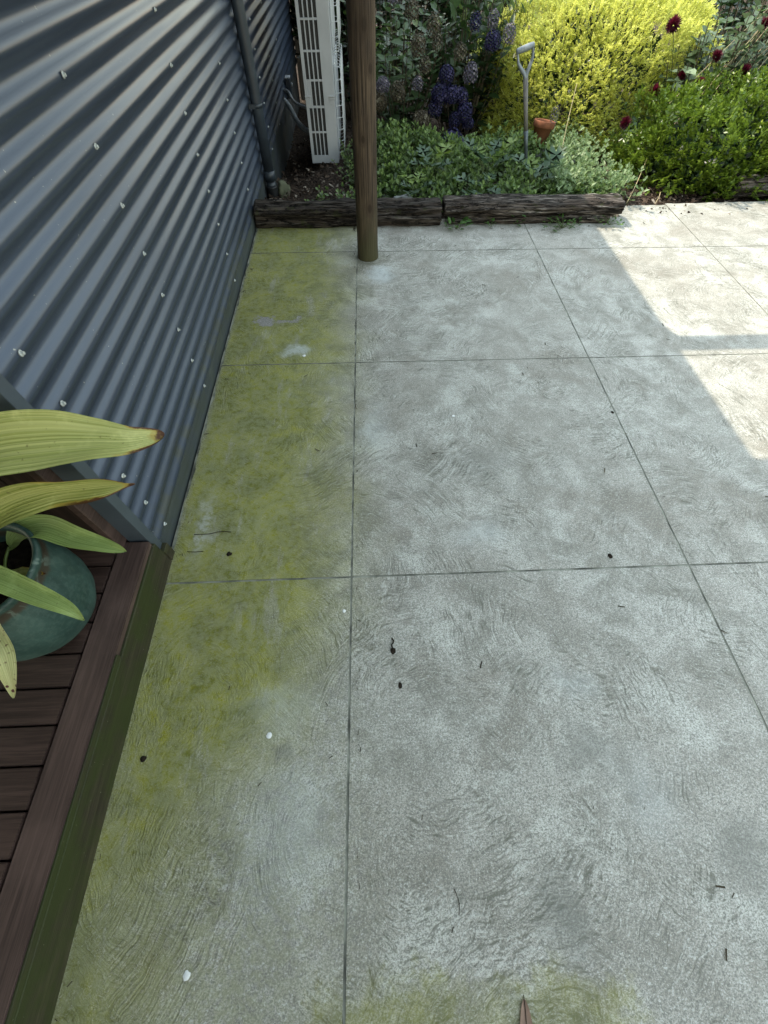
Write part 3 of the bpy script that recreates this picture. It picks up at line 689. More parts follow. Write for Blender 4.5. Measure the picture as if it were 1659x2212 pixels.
blade([(-1.08, .44, .50), (-.98, .47, .66), (-.88, .53, .74), (-.78, .580, .765), (-.68, .610, .755), (-.60, .630, .735), (-.535, .650, .71), (-.482, .690, .685)], .185, M['blade_a'], cup=.22, shape=.75, side=(.0, -.35, 1), n=70, wave=.006)
blade([(-1.05, .42, .46), (-.97, .50, .55), (-.88, .56, .585), (-.80, .60, .585), (-.72, .62, .575), (-.65, .64, .56), (-.61, .655, .545)], .105, M['blade_b'], cup=.50, shape=.85, side=(.0, -.70, .8), twist=.6, wave=.008, n=60)
blade([(-.975, .55, .42), (-.93, .575, .452), (-.86, .578, .470), (-.77, .545, .465), (-.69, .525, .452), (-.645, .515, .44)], .088, M['blade_c'], cup=.30, shape=.9, side=(.1, -.2, 1), n=50)
blade([(-1.08, .46, .50), (-.96, .445, .535), (-.86, .41, .535), (-.76, .37, .515), (-.70, .345, .49), (-.672, .325, .465)], .070, M['blade_c'], cup=.35, shape=.9, side=(.1, -.1, 1), n=50)
blade([(-.97, .42, .44), (-.905, .36, .50), (-.83, .29, .53), (-.775, .235, .52), (-.765, .165, .46)], .085, M['blade_e'], cup=.2, shape=.8, side=(.3, -.1, 1))
blade([(-1.08, .50, .50), (-.97, .58, .66), (-.88, .64, .71), (-.81, .665, .715), (-.76, .675, .70)], .065, M['blade_c'], cup=.25, side=(.1, -.3, 1))
blade([(-.97, .46, .40), (-.90, .47, .425), (-.83, .46, .44)], .040, M['blade_b'], cup=.5, side=(0, -.2, 1))
for a, b, c in (((-1.0, .42, .395), (-1.04, .44, .46), (-1.08, .47, .52)), ((-.98, .45, .395), (-1.02, .44, .43), (-1.05, .42, .46)), ((-.93, .42, .395), (-.97, .50, .41), (-.972, .55, .422)), ((-.99, .40, .395), (-1.05, .42, .47), (-1.08, .44, .52)),
                ((-1.0, .37, .395), (-1.0, .39, .44), (-.98, .40, .465)), ((-.90, .44, .395), (-.97, .50, .47), (-1.05, .58, .55)), ((-.88, .41, .395), (-.96, .44, .46), (-1.06, .46, .52))):
    bm = bmesh.new(); add_tube(bm, smoothpath([a, b, c], 12), .0038, 8); obj_bm('stalk', bm, M['petiole'], plant)

# ================================================================== LOGS
def log(name, x0, x1, yc, zc, ry, rz, seed, mat, rag=1.0, taper=0.0, sag=0):
    n, m = 260, 40; V = []
    for i in range(n):
        s = i / (n - 1); x = x0 + (x1 - x0) * s
        e = min(1, min(s, 1 - s) * (x1 - x0) / .012); e = .80 + .2 * math.sqrt(e)
        for k in range(m):
            a = 2 * PI * k / m; cy, cz = math.cos(a), math.sin(a)
            sq = 1 / (abs(cy) ** 4 + abs(cz) ** 4) ** .25 * .90
            nz = mnoise.fractal(Vector((x * 1.6, cy * 1.5 + seed, cz * 1.5)), 1, 2, 4) * .16
            ridge = abs(mnoise.noise(Vector((x * 2.0 + seed, cy * 4.5, cz * 4.5)))) * .42 + abs(mnoise.noise(Vector((x * 6 + seed, cy * 10, cz * 10)))) * .22 + max(0, mnoise.noise(Vector((x * 3 + seed, cy * 2, cz * 6 + 4))) - .15) * .5
            r = sq * (1 + (nz - ridge + .16) * rag) * e
            V.append((x + .008 * mnoise.noise(Vector((cy * 3, cz * 3, seed))) * (1 if s in (0, 1) else 0), yc + cy * ry * r, zc + cz * rz * r - sag * math.sin(PI * s)))
    ii = np.arange(n - 1)[:, None] * m; kk = np.arange(m)[None, :]
    F = np.stack([ii + kk, ii + (kk + 1) % m, ii + m + (kk + 1) % m, ii + m + kk], -1).reshape(-1, 4)
    V.append((x0 + .006, yc, zc)); V.append((x1 - .006, yc, zc)); c0, c1 = n * m, n * m + 1
    T = [(c0, (k + 1) % m, k, k) for k in range(m)] + [(c1, (n - 1) * m + k, (n - 1) * m + (k + 1) % m, (n - 1) * m + (k + 1) % m) for k in range(m)]
    me_V = V
    me = bpy.data.meshes.new(name); me.from_pydata([tuple(v) for v in me_V], [], [tuple(f) for f in F.tolist()] + [t[:3] for t in T])
    me.polygons.foreach_set('use_smooth', [True] * len(me.polygons)); me.materials.append(mat)
    return link(bpy.data.objects.new(name, me))
L1 = log('garden_log', -.775, .560, 3.425, .058, .095, .072, 1.3, M['log'], 1.0)
tag(L1, 'dark rotting log edging between the steel wall and the middle of the bed', 'log', 'log edging along the garden bed')
L2 = log('garden_log', .575, 1.875, 3.435, .095, .100, .044, 4.1, M['log'], .9)
tag(L2, 'cracked log with a bleached sunlit end lying on a thinner log', 'log', 'log edging along the garden bed')
L3 = log('garden_log', .62, 1.80, 3.425, .026, .075, .034, 8.7, M['log'], 1.0)
tag(L3, 'thin dark log underneath the bleached cracked log', 'log', 'log edging along the garden bed')
L4 = log('garden_log', 2.95, 4.6, 3.84, .055, .07, .075, 12.7, M['log'], .6)
tag(L4, 'dark smooth edging log to the right of the box shrub', 'log', 'log edging along the garden bed')

def stone(name, c, r, mat, label, cat='stone', seed=0, flat=1):
    bm = bmesh.new(); bmesh.ops.create_icosphere(bm, subdivisions=4, radius=1)
    for v in bm.verts:
        k = 1 + .28 * mnoise.fractal(v.co * 1.2 + Vector((seed, 0, 0)), 1, 2, 4)
        v.co = Vector((v.co.x * r[0] * k + c[0], v.co.y * r[1] * k + c[1], v.co.z * r[2] * k + c[2]))
    return tag(obj_bm(name, bm, mat, smooth=True), label, cat)
stone('stone', (.31, 3.60, .055), (.085, .06, .045), M['stone'], 'flat grey stone resting behind the dark log beside the post', seed=3)
stone('stone', (-.655, 4.10, -.035), (.055, .075, .06), M['mossy'], 'rounded mossy stone at the foot of the downpipe', seed=9)
stone('stone', (1.63, 4.72, -.03), (.115, .10, .075), M['stone'], 'pale rough stone in the mint beneath the terracotta pot', seed=5)
stone('stone', (1.80, 4.42, .02), (.045, .05, .075), M['stone'], 'small upright grey stone among the sunlit mint', seed=14)

# ================================================================== TERRACOTTA POT, SPADE
tp = tag(empty('terracotta_pot', (1.60, 4.75, .05)), 'small terracotta pot leaning in the mint behind the spade', 'pot')
bm = bmesh.new()
add_lathe(bm, (0, 0, 0), [(.052, 0), (.055, .004), (.078, .125), (.090, .127), (.0935, .130), (.0945, .168), (.092, .172), (.084, .172), (.080, .165), (.078, .135)], 40); obj_bm('body', bm, M['terra'], tp, smooth=True, local=True)
bm = bmesh.new(); vs = [bm.verts.new((.080 * math.cos(2 * PI * k / 32), .080 * math.sin(2 * PI * k / 32), .150)) for k in range(32)]; bm.faces.new(vs); obj_bm('soil', bm, M['potsoil'], tp, local=True)
tp.rotation_euler = (math.radians(-6), math.radians(6), 0)

spd = tag(empty('garden_spade', (1.395, 4.30, .0)), 'grey D-handled garden spade stuck upright in the mint', 'spade')
b0, b1 = Vector((1.412, 4.30, -.02)), Vector((1.222, 4.30, .600))
ax = (b1 - b0).normalized()
bm = bmesh.new(); add_tube(bm, [b0 + ax * .30, b0 + ax * .45, b1 - ax * .03], [.0165, .0160, .0185], 16); obj_bm('shaft', bm, M['shaft'], spd)
bm = bmesh.new(); add_tube(bm, [b0 - ax * .02, b0 + ax * .10, b0 + ax * .22, b0 + ax * .31], [.011, .0125, .0155, .0178], 16); obj_bm('socket', bm, M['steelblade'], spd)
bm = bmesh.new(); lat = Vector((1, 0, 0)); lat = (lat - ax * lat.dot(ax)).normalized(); dn = b0 - ax * .22
pr = [(-.085, 0), (-.088, -.12), (-.06, -.24), (0, -.27), (.06, -.24), (.088, -.12), (.085, 0)]
fr = [bm.verts.new(b0 + lat * x + ax * z + Vector((0, -.003, 0))) for x, z in pr]; bk = [bm.verts.new(b0 + lat * x + ax * z + Vector((0, .003, 0))) for x, z in pr]
bm.faces.new(fr); bm.faces.new(bk[::-1])
for k in range(7): bm.faces.new((fr[k], bk[k], bk[(k + 1) % 7], fr[(k + 1) % 7]))
obj_bm('blade', bm, M['steelblade'], spd)
bm = bmesh.new(); top = b1 + ax * .125
for s in (-1, 1):
    add_tube(bm, smoothpath([b1 - ax * .09, b1 - ax * .02 + lat * s * .004, b1 + ax * .025 + lat * s * .030, b1 + ax * .065 + lat * s * .050, top + lat * s * .053], 16), [.0175 - .0007 * k for k in range(16)], 12)
add_tube(bm, [top - lat * .062, top - lat * .055, top - lat * .02, top + lat * .02, top + lat * .055, top + lat * .062], [.011, .0165, .0185, .0185, .0165, .011], 16)
obj_bm('grip', bm, M['spade_grey'], spd)

# ================================================================== FOLIAGE
def norm(a): return a / np.maximum(np.linalg.norm(a, axis=-1, keepdims=True), 1e-9)
LEAF_V = np.array([(0, 0, 0), (-.27, .32, .07), (-.20, .70, .05), (0, 1.0, -.06), (.20, .70, .05), (.27, .32, .07), (0, .5, -.03)])
LEAF_F = np.array([(0, 6, 1), (1, 6, 2), (2, 6, 3), (3, 6, 4), (4, 6, 5), (5, 6, 0)])
SM_V = np.array([(0, 0, 0), (-.30, .5, .09), (0, 1.0, 0), (.30, .5, .09)]); SM_F = np.array([(0, 2, 1), (0, 3, 2)])
LOB = []
for sgn in (1,):
    outline = [(0, 0), (.05, .05), (.22, .16), (.10, .22), (.36, .32), (.46, .42), (.18, .42), (.40, .58), (.36, .68), (.14, .62), (.26, .84), (.10, .82), (0, 1.0)]
pts = outline + [(-x, y) for x, y in outline[-2:0:-1]]
LOB_V = np.array([(x, y, .22 * abs(x) - .25 * y * y + .05 * math.sin(9 * y + x * 6)) for x, y in pts] + [(0, .30, -.02), (0, .55, -.08), (0, .8, -.16)])
nP = len(pts); LF = []
for k in range(nP):
    a, b = k, (k + 1) % nP; ym = (pts[a][1] + pts[b][1]) / 2; c = nP + (0 if ym < .42 else 1 if ym < .66 else 2); LF.append((a, b, c))
for (a, b, c) in ((nP, nP + 1, 6), (nP, nP + 1, nP - 6), (nP + 1, nP + 2, 9), (nP + 1, nP + 2, nP - 9)): LF.append((a, b, c))
LOB_F = np.array(LF)
def leaves(P, D, N, S, tv=LEAF_V, tf=LEAF_F, W=1.0, jit=.5):
    """P positions, D growth directions, N rough normals, S sizes -> V, F"""
    P, D, N = map(lambda a: np.asarray(a, float), (P, D, N)); S = np.asarray(S, float)[:, None]
    D = norm(D); X = norm(np.cross(D, N)); Z = np.cross(X, D)
    V = (P[:, None, :] + S[:, None, :] * (tv[None, :, 0:1] * W * X[:, None, :] + tv[None, :, 1:2] * D[:, None, :] + tv[None, :, 2:3] * Z[:, None, :]))
    F = tf[None] + (np.arange(len(P)) * len(tv))[:, None, None]
    return V.reshape(-1, 3), F.reshape(-1, 3)
def rn(n, s=1.0): return rng.normal(0, s, (n, 3))
def put_leaves(name, P, D, N, S, mat, parent=None, tv=LEAF_V, tf=LEAF_F, W=1.0, rnd=None):
    V, F = leaves(P, D, N, S, tv, tf, W)
    if rnd is None: rnd = rng.random(len(P))
    return obj_np(name, V, F, mat, parent, rnd=np.repeat(rnd, len(tf)))
def stems_mesh(name, segs, mat, parent=None):
    """segs: list of (points array, r0, r1) -> 3-sided tubes"""
    V = []; F = []; b = 0
    for C, r0, r1 in segs:
        C = np.asarray(C); n = len(C)
        for i in range(n):
            t = C[min(i + 1, n - 1)] - C[max(i - 1, 0)]; t = t / (np.linalg.norm(t) + 1e-9)
            a = np.cross(t, (0.3, 1, .1)); a /= np.linalg.norm(a) + 1e-9; c = np.cross(t, a); r = r0 + (r1 - r0) * i / (n - 1)
            for k in range(4): V.append(C[i] + r * (a * math.cos(PI / 2 * k) + c * math.sin(PI / 2 * k)))
        for i in range(n - 1):
            for k in range(4): F.append((b + i * 4 + k, b + i * 4 + (k + 1) % 4, b + i * 4 + 4 + (k + 1) % 4, b + i * 4 + 4 + k))
        b += n * 4
    return obj_np(name, V, F, mat, parent, smooth=True)

def herb(centres, heights, size, pairs, lean=.25):
    """upright stems with opposite leaf pairs; returns leaf arrays and stem curves"""
    P = []; D = []; N = []; S = []; R = []; segs = []
    for (x, y, z), h in zip(centres, heights):
        d = np.array([rng.normal(0, lean), rng.normal(0, lean) - .05, 1.0]); d /= np.linalg.norm(d)
        bend = rng.normal(0, .10, 3); bend[2] = 0; k = max(2, int(pairs * (.6 + h / .3 * .5)))
        C = [np.array([x, y, z]) + d * h * s + bend * h * s * s for s in np.linspace(0, 1, 4)]; segs.append((C, .0016, .001))
        ph = rng.random() * PI; tone = rng.random()
        for i in range(k):
            s = (i + .7) / k; c = np.array([x, y, z]) + d * h * s + bend * h * s * s
            if s < .25 and h > .15: continue
            for q in range(2):
                a = ph + q * PI + i * PI / 2 + rng.normal(0, .25); out = np.array([math.cos(a), math.sin(a), .45 - .25 * (1 - s)])
                P.append(c); D.append(out + d * .4 * s); N.append(np.array([0, 0, 1.]) + rng.normal(0, .25, 3)); S.append(size * rng.uniform(.65, 1.2) * (1.12 - .35 * s)); R.append(np.clip(tone * .5 + .35 * s + rng.normal(0, .12), 0, 1))
        P += [C[-1], C[-1]]; D += [d + rng.normal(0, .4, 3), d + rng.normal(0, .4, 3)]; N += [np.array([0, -.5, 1.]), np.array([.5, 0, 1.])]; S += [size * .55, size * .5]; R += [.9, .8]
    return P, D, N, S, np.array(R), segs
def in_poly(x, y, poly):
    c = False; n = len(poly)
    for i in range(n):
        x0, y0 = poly[i]; x1, y1 = poly[(i + 1) % n]
        if (y0 > y) != (y1 > y) and x < (x1 - x0) * (y - y0) / (y1 - y0) + x0: c = not c
    return c
def scatter(poly, n, gap=0):
    xs = [p[0] for p in poly]; ys = [p[1] for p in poly]; out = []
    while len(out) < n:
        x, y = rng.uniform(min(xs), max(xs)), rng.uniform(min(ys), max(ys))
        if in_poly(x, y, poly): out.append((x, y))
    return out
# --- mint carpet (nobody could count it)
polyA = [(.10, 3.62), (.10, 5.0), (.9, 4.95), (2.0, 4.85), (1.85, 3.62), (1.0, 3.56)]
pts = scatter(polyA, 1600); C = []; Hh = []
for x, y in pts:
    e = mnoise.noise(Vector((x * 2.3, y * 2.3, 0)))
    if mnoise.noise(Vector((x * 5.5 + 3, y * 5.5, 1))) < -.16 and y < 4.5: continue
    h = .115 + .08 * e + .20 * math.exp(-((x - .35) / .40) ** 2 - ((y - 4.6) / .45) ** 2) + .13 * math.exp(-((x - 1.25) / .35) ** 2 - ((y - 4.7) / .4) ** 2)
    h *= rng.uniform(.7, 1.15)
    if x < .45 and y < 3.85 and rng.random() < .6: continue
    C.append((x, y, ground_z(x, y))); Hh.append(max(.05, h))
P, D, N, S, R, segs = herb(C, Hh, .054, 5)
tag(put_leaves('mint_ground_cover', P, D, N, S, M['mint'], rnd=R, W=1.15), 'low green mint covering the bed behind the logs', 'ground cover', kind='stuff')
tag(stems_mesh('mint_stem_tangle', segs, M['gstem']), 'thin green stems among the mint leaves', 'stems', kind='stuff')
# mint near the log end, sunlight put into its leaf colour, each drift its own clump
def clump(name, poly, n, hfun, size, pairs, mat, label, cat, group=None, lean=.3, W=1.1, anchor=None):
    pp = scatter(poly, n); Cc = [(x, y, ground_z(x, y)) for x, y in pp]; hh = [max(.04, hfun(x, y) * rng.uniform(.75, 1.15)) for x, y in pp]
    P, D, N, S, R, segs = herb(Cc, hh, size, pairs, lean)
    cx, cy = np.mean([c[0] for c in Cc]), np.mean([c[1] for c in Cc])
    e = tag(empty(name, (cx, cy, ground_z(cx, cy))), label, cat, group)
    put_leaves('foliage', P, D, N, S, mat, e, rnd=R, W=W); stems_mesh('stems', segs, M['gstem'], e)
    return e
clump('sunlit_herb', [(1.52, 3.64), (1.50, 4.15), (1.85, 4.25), (2.15, 4.05), (2.08, 3.70)], 210, lambda x, y: .20 + .05 * mnoise.noise(Vector((x * 5, y * 5, 0))), .048, 5, M['mintlit'],
      'green leafy herb coloured as sunlit behind the bleached log end', 'herb', 'sunlit-coloured herbs at the sunny side of the bed')
clump('sunlit_herb', [(1.62, 4.25), (1.68, 4.95), (2.0, 4.95), (2.0, 4.3)], 150, lambda x, y: .24 + .08 * mnoise.noise(Vector((x * 5, y * 5, 2))), .044, 6, M['mintlit'],
      'herb with sunlit leaf colour growing around the terracotta pot', 'herb', 'sunlit-coloured herbs at the sunny side of the bed')
clump('weedy_herb', [(-.45, 3.62), (-.40, 3.9), (.06, 4.0), (.12, 3.62)], 46, lambda x, y: .10, .040, 3, M['mint'],
      'sparse leafy weeds in the mulch left of the post', 'weeds', lean=.5, W=1.4)
clump('weedy_herb', [(-.12, 4.1), (-.2, 4.75), (.12, 5.0), (.12, 4.1)], 110, lambda x, y: .13 + .08 * max(0, y - 4.2), .030, 5, M['mint'],
      'low leafy weeds at the foot of the air conditioner behind the post', 'weeds', lean=.4)

# --- lobed grey-green leaves (rosettes)
def rosette(name, c, n, size, mat, label, cat, group=None, tv=LOB_V, tf=LOB_F, up=.45, stalk=.10, W=1.0, tone=None):
    e = tag(empty(name, c), label, cat, group); ph = rng.random() * 6
    for k in range(n):
        a = ph + k * 2.4 + rng.normal(0, .2); u = up * rng.uniform(.5, 1.6); h = stalk * rng.uniform(.7, 1.3)
        o = np.array([math.cos(a), math.sin(a), 0]); base = np.array(c, float); m1 = base + o * h * .35 + np.array([0, 0, h])
        V, F = leaves([m1], [o + np.array([0, 0, u])], [np.array([0, 0, 1.]) + rng.normal(0, .12, 3)], [size * rng.uniform(.7, 1.15)], tv, tf, W)
        r = rng.random() * .7 if tone is None else tone[k % len(tone)]
        lf = obj_np('leaf', V, F, mat, e, rnd=np.full(len(F), r))
        s = stems_mesh('leaf_stalk', [(smoothpath([base, base + o * h * .1 + np.array([0, 0, h * .6]), m1], 6), .003, .002)], M['gstem'], e)
    return e
rosette('lobed_plant', (.40, 3.74, .0), 5, .14, M['lobe'], 'small lobed plant with a yellow-green leaf just behind the dark log', 'plant', 'lobed leafy plants in the bed', tone=(.9, .2, .3, 1, .1))
rosette('lobed_plant', (.55, 4.05, -.03), 5, .18, M['lobe'], 'lobed plant with a silvery arching leaf at the left of the mint', 'plant', 'lobed leafy plants in the bed', up=.6, stalk=.16, tone=(.5, .3, 1, .2, .4))
rosette('lobed_plant', (.98, 4.02, -.03), 8, .19, M['lobe'], 'tallest lobed plant with bright yellow-green leaves above the mint', 'plant', 'lobed leafy plants in the bed', up=.8, stalk=.20, tone=(.9, .2, 1, .3, .95, .4, .1, .6))
rosette('lobed_plant', (.90, 3.72, -.02), 5, .17, M['lobe'], 'blue-grey lobed leaf hanging over the log joint', 'plant', 'lobed leafy plants in the bed', up=.3, stalk=.12, tone=(.3, .5, .1, .2, .4))
rosette('lobed_plant', (1.35, 3.90, -.02), 7, .18, M['lobe'], 'lobed plant at the foot of the spade', 'plant', 'lobed leafy plants in the bed', up=.7, stalk=.14, tone=(.2, .9, .1, .3, .5, .2, .6))
rosette('lobed_plant', (2.62, 4.72, .10), 6, .26, M['lobe'], 'large dark lobed leaves in the shade below the crimson flowers', 'plant', 'lobed leafy plants in the bed', up=.1, stalk=.08, tone=(.3, .2, .1, .3, .2, .4))
# --- little weeds in front of the log
def weed(x, y, n, size, label, spread=.05, h=.02):
    e = tag(empty('weed', (x, y, 0)), label, 'weed', 'weeds along the foot of the logs'); P = []; D = []; N = []; S = []; sg = []
    for k in range(n):
        a = rng.random() * 6.28; r = spread * math.sqrt(rng.random()); p = np.array([x + r * math.cos(a) * 1.5, y + r * math.sin(a) * .8, .004 + h * rng.random()])
        P.append(p); D.append((math.cos(a) + rng.normal(0, .4), math.sin(a) + rng.normal(0, .4), rng.uniform(.0, .7))); N.append((rng.normal(0, .3), rng.normal(0, .3), 1)); S.append(size * rng.uniform(.6, 1.2))
        if k % 3 == 0: sg.append(([np.array([x, y, .0]), (p + np.array([x, y, .02])) / 2, p], .0013, .0008))
    put_leaves('leaves', P, D, N, S, M['weed'], e, W=1.0); stems_mesh('stems', sg, M['gstem'], e)
weed(.665, 3.30, 26, .045, 'grassy green weed at the joint between the two front logs', .055, .05)
weed(.925, 3.325, 9, .036, 'tiny three-leaved seedling at the foot of the cracked log', .018, .035)
weed(1.10, 3.36, 20, .040, 'dark leafy weed poking from under the cracked log', .05, .07)
weed(1.44, 3.29, 90, .026, 'widest mat of small round leaves spreading onto the slab', .10, .05)
weed(1.80, 3.33, 34, .030, 'green weed trailing under the bleached log end', .075, .05)

# --- hydrangeas
def leafy_bush(name, c, rx, ry, h, nst, npl, size, mat, label, cat, group=None, heads=(), tv=LEAF_V, tf=LEAF_F, W=1.0, z0=None):
    z0 = ground_z(c[0], c[1]) if z0 is None else z0
    e = tag(empty(name, (c[0], c[1], z0)), label, cat, group); P = []; D = []; N = []; S = []; R = []; sg = []
    for k in range(nst):
        a = rng.random() * 6.28; r = math.sqrt(rng.random()); fx, fy = math.cos(a) * r, math.sin(a) * r
        top = np.array([c[0] + rx * fx, c[1] + ry * fy, z0 + h * (1 - .35 * r * r) * rng.uniform(.75, 1.05)]); base = np.array([c[0] + rx * .35 * fx, c[1] + ry * .35 * fy, z0])
        mid = (base + top) / 2 + np.array([fx * rx * .12, fy * ry * .12, h * .05]); Cc = smoothpath([base, mid, top], 10); sg.append((Cc, .006, .003)); tone = rng.random()
        for i in range(npl):
            s = .22 + .78 * (i + .5) / npl; q = Cc[int(s * 9)]; ph = i * PI / 2 + k
            for t2 in (0, PI):
                b = ph + t2 + rng.normal(0, .3); P.append(q); D.append((math.cos(b), math.sin(b), rng.uniform(-.15, .75))); N.append((rng.normal(0, .25), rng.normal(0, .25) - .1, 1)); S.append(size * rng.uniform(.6, 1.1) * (1.1 - .3 * s)); R.append(np.clip(tone * .45 + s * .35 + rng.normal(0, .15), 0, 1))
    put_leaves('foliage', P, D, N, S, mat, e, tv, tf, W, rnd=np.array(R)); stems_mesh('stems', sg, M['stem'], e)
    for (x, y, z, r, mt, sq) in heads: flower_head(e, (x, y, z), r, M[mt], sq)
    return e
PET_V = np.array([(0, 0, 0), (-.5, .5, .12), (0, 1, .2), (.5, .5, .12)]); PET_F = SM_F
def flower_head(parent, c, r, mat, sq=.85):
    n = int(150 * (r / .07) ** 1.2); P = []; D = []; N = []; S = []; R = []
    for k in range(n):
        z = 1 - 2 * (k + .5) / n; a = k * 2.39996; q = math.sqrt(max(0, 1 - z * z)); d = np.array([q * math.cos(a), q * math.sin(a), z])
        if z < -.75: continue
        p = np.array(c) + d * np.array([r, r, r * sq]) * rng.uniform(.86, 1.05); tone = rng.random() ** 1.5
        t1 = np.cross(d, rng.normal(0, 1, 3)); t1 /= np.linalg.norm(t1); t2 = np.cross(d, t1)
        for w in (t1, -t1, t2, -t2):
            P.append(p); D.append(w + d * .35); N.append(d); S.append(r * .20 * rng.uniform(.8, 1.2)); R.append(min(1, tone + rng.random() * .15))
    put_leaves('flower_head', P, D, N, S, mat, parent, PET_V, PET_F, 1.3, rnd=np.array(R))
def Yp(*a): return a
leafy_bush('hydrangea', (.40, 5.55), .48, .42, 1.02, 46, 7, .135, M['hydl'], 'pale green hydrangea with faded pinkish heads just right of the post', 'hydrangea', 'hydrangeas at the back of the bed',
    heads=[(.20, 4.98, .40, .055, 'lilac', .9), (.33, 5.0, .35, .062, 'faded', 1.1), (.55, 4.98, .18, .075, 'faded', .8), (.50, 5.0, .40, .045, 'lilac', 1.1), (.50, 5.1, .60, .06, 'faded', 1.3), (.62, 5.15, .70, .055, 'faded', 1.5),
           (.45, 5.2, .78, .05, 'faded', 1.2), (.28, 5.1, .88, .05, 'lilac', 1.2), (.56, 5.05, .50, .05, 'faded', 1.2), (.17, 5.05, .28, .07, 'faded', .9), (.66, 5.1, .62, .045, 'faded', 1.3)], W=1.0)
leafy_bush('hydrangea', (-.02, 6.35), .34, .30, .95, 26, 6, .12, M['hydd'], 'dark leafy hydrangea in the gap between air conditioner and post', 'hydrangea', 'hydrangeas at the back of the bed', heads=[(.0, 6.0, .50, .06, 'lilac', 1.1), (-.04, 5.95, .28, .06, 'faded', 1.1)])
leafy_bush('hydrangea', (1.02, 5.60), .46, .36, 1.05, 44, 7, .14, M['hydd'], 'dark leaved hydrangea with deep purple-blue flower heads in shade', 'hydrangea', 'hydrangeas at the back of the bed',
    heads=[(.745, 5.0, .455, .062, 'indigo', .95), (.70, 4.98, .34, .070, 'indigo', 1.0), (.665, 4.97, .25, .058, 'indigo', 1.1), (.80, 4.96, .34, .068, 'indigo', .9), (.885, 4.98, .33, .060, 'indigo', .9), (.93, 4.95, .23, .066, 'indigo', 1.1), (.85, 4.95, .18, .055, 'indigo', 1.0),
           (.98, 4.98, .15, .050, 'indigo', .9), (.83, 4.85, .02, .100, 'indigo', 1.2), (.80, 4.85, -.03, .07, 'lilac', .8), (1.12, 5.1, .63, .062, 'indigo', 1.0), (.96, 5.12, .73, .045, 'indigo', 1.3), (1.12, 5.2, .73, .045, 'lilac', 1.4),
           (.95, 5.0, .46, .055, 'lilac', 1.3), (.84, 5.0, .58, .05, 'faded', 1.2), (1.26, 5.15, .66, .05, 'lilac', 1.4)], W=1.0)
def upright(c, n, h, size, mat, label):
    z0 = ground_z(*c); e = tag(empty('broadleaf_shrub', (c[0], c[1], z0)), label, 'shrub'); P = []; D = []; N = []; S = []; sg = []
    for k in range(n):
        b = np.array([c[0] + rng.normal(0, .16), c[1] + rng.normal(0, .12), z0]); t = b + np.array([rng.normal(0, .10), rng.normal(0, .08), h * rng.uniform(.8, 1.1)]); sg.append(([b, (b + t) / 2, t], .004, .002))
        for i in range(11):
            s = .3 + .7 * i / 10; a = i * 2.4 + k; P.append(b + (t - b) * s); D.append((math.cos(a), math.sin(a), 1.3)); N.append((-math.cos(a), -math.sin(a), .6)); S.append(size * rng.uniform(.7, 1.2))
    put_leaves('foliage', P, D, N, S, mat, e, W=.85); stems_mesh('stems', sg, M['stem'], e)
leafy_bush('leafy_shrub', (3.95, 5.7), .75, .6, 1.05, 70, 7, .11, M['hydl'], 'green leafy shrub beyond the dahlia at the edge of the golden shrub', 'shrub')
upright((1.18, 5.75), 22, 1.15, .13, M['hydl'], 'upright bright green shrub rising behind the purple heads')

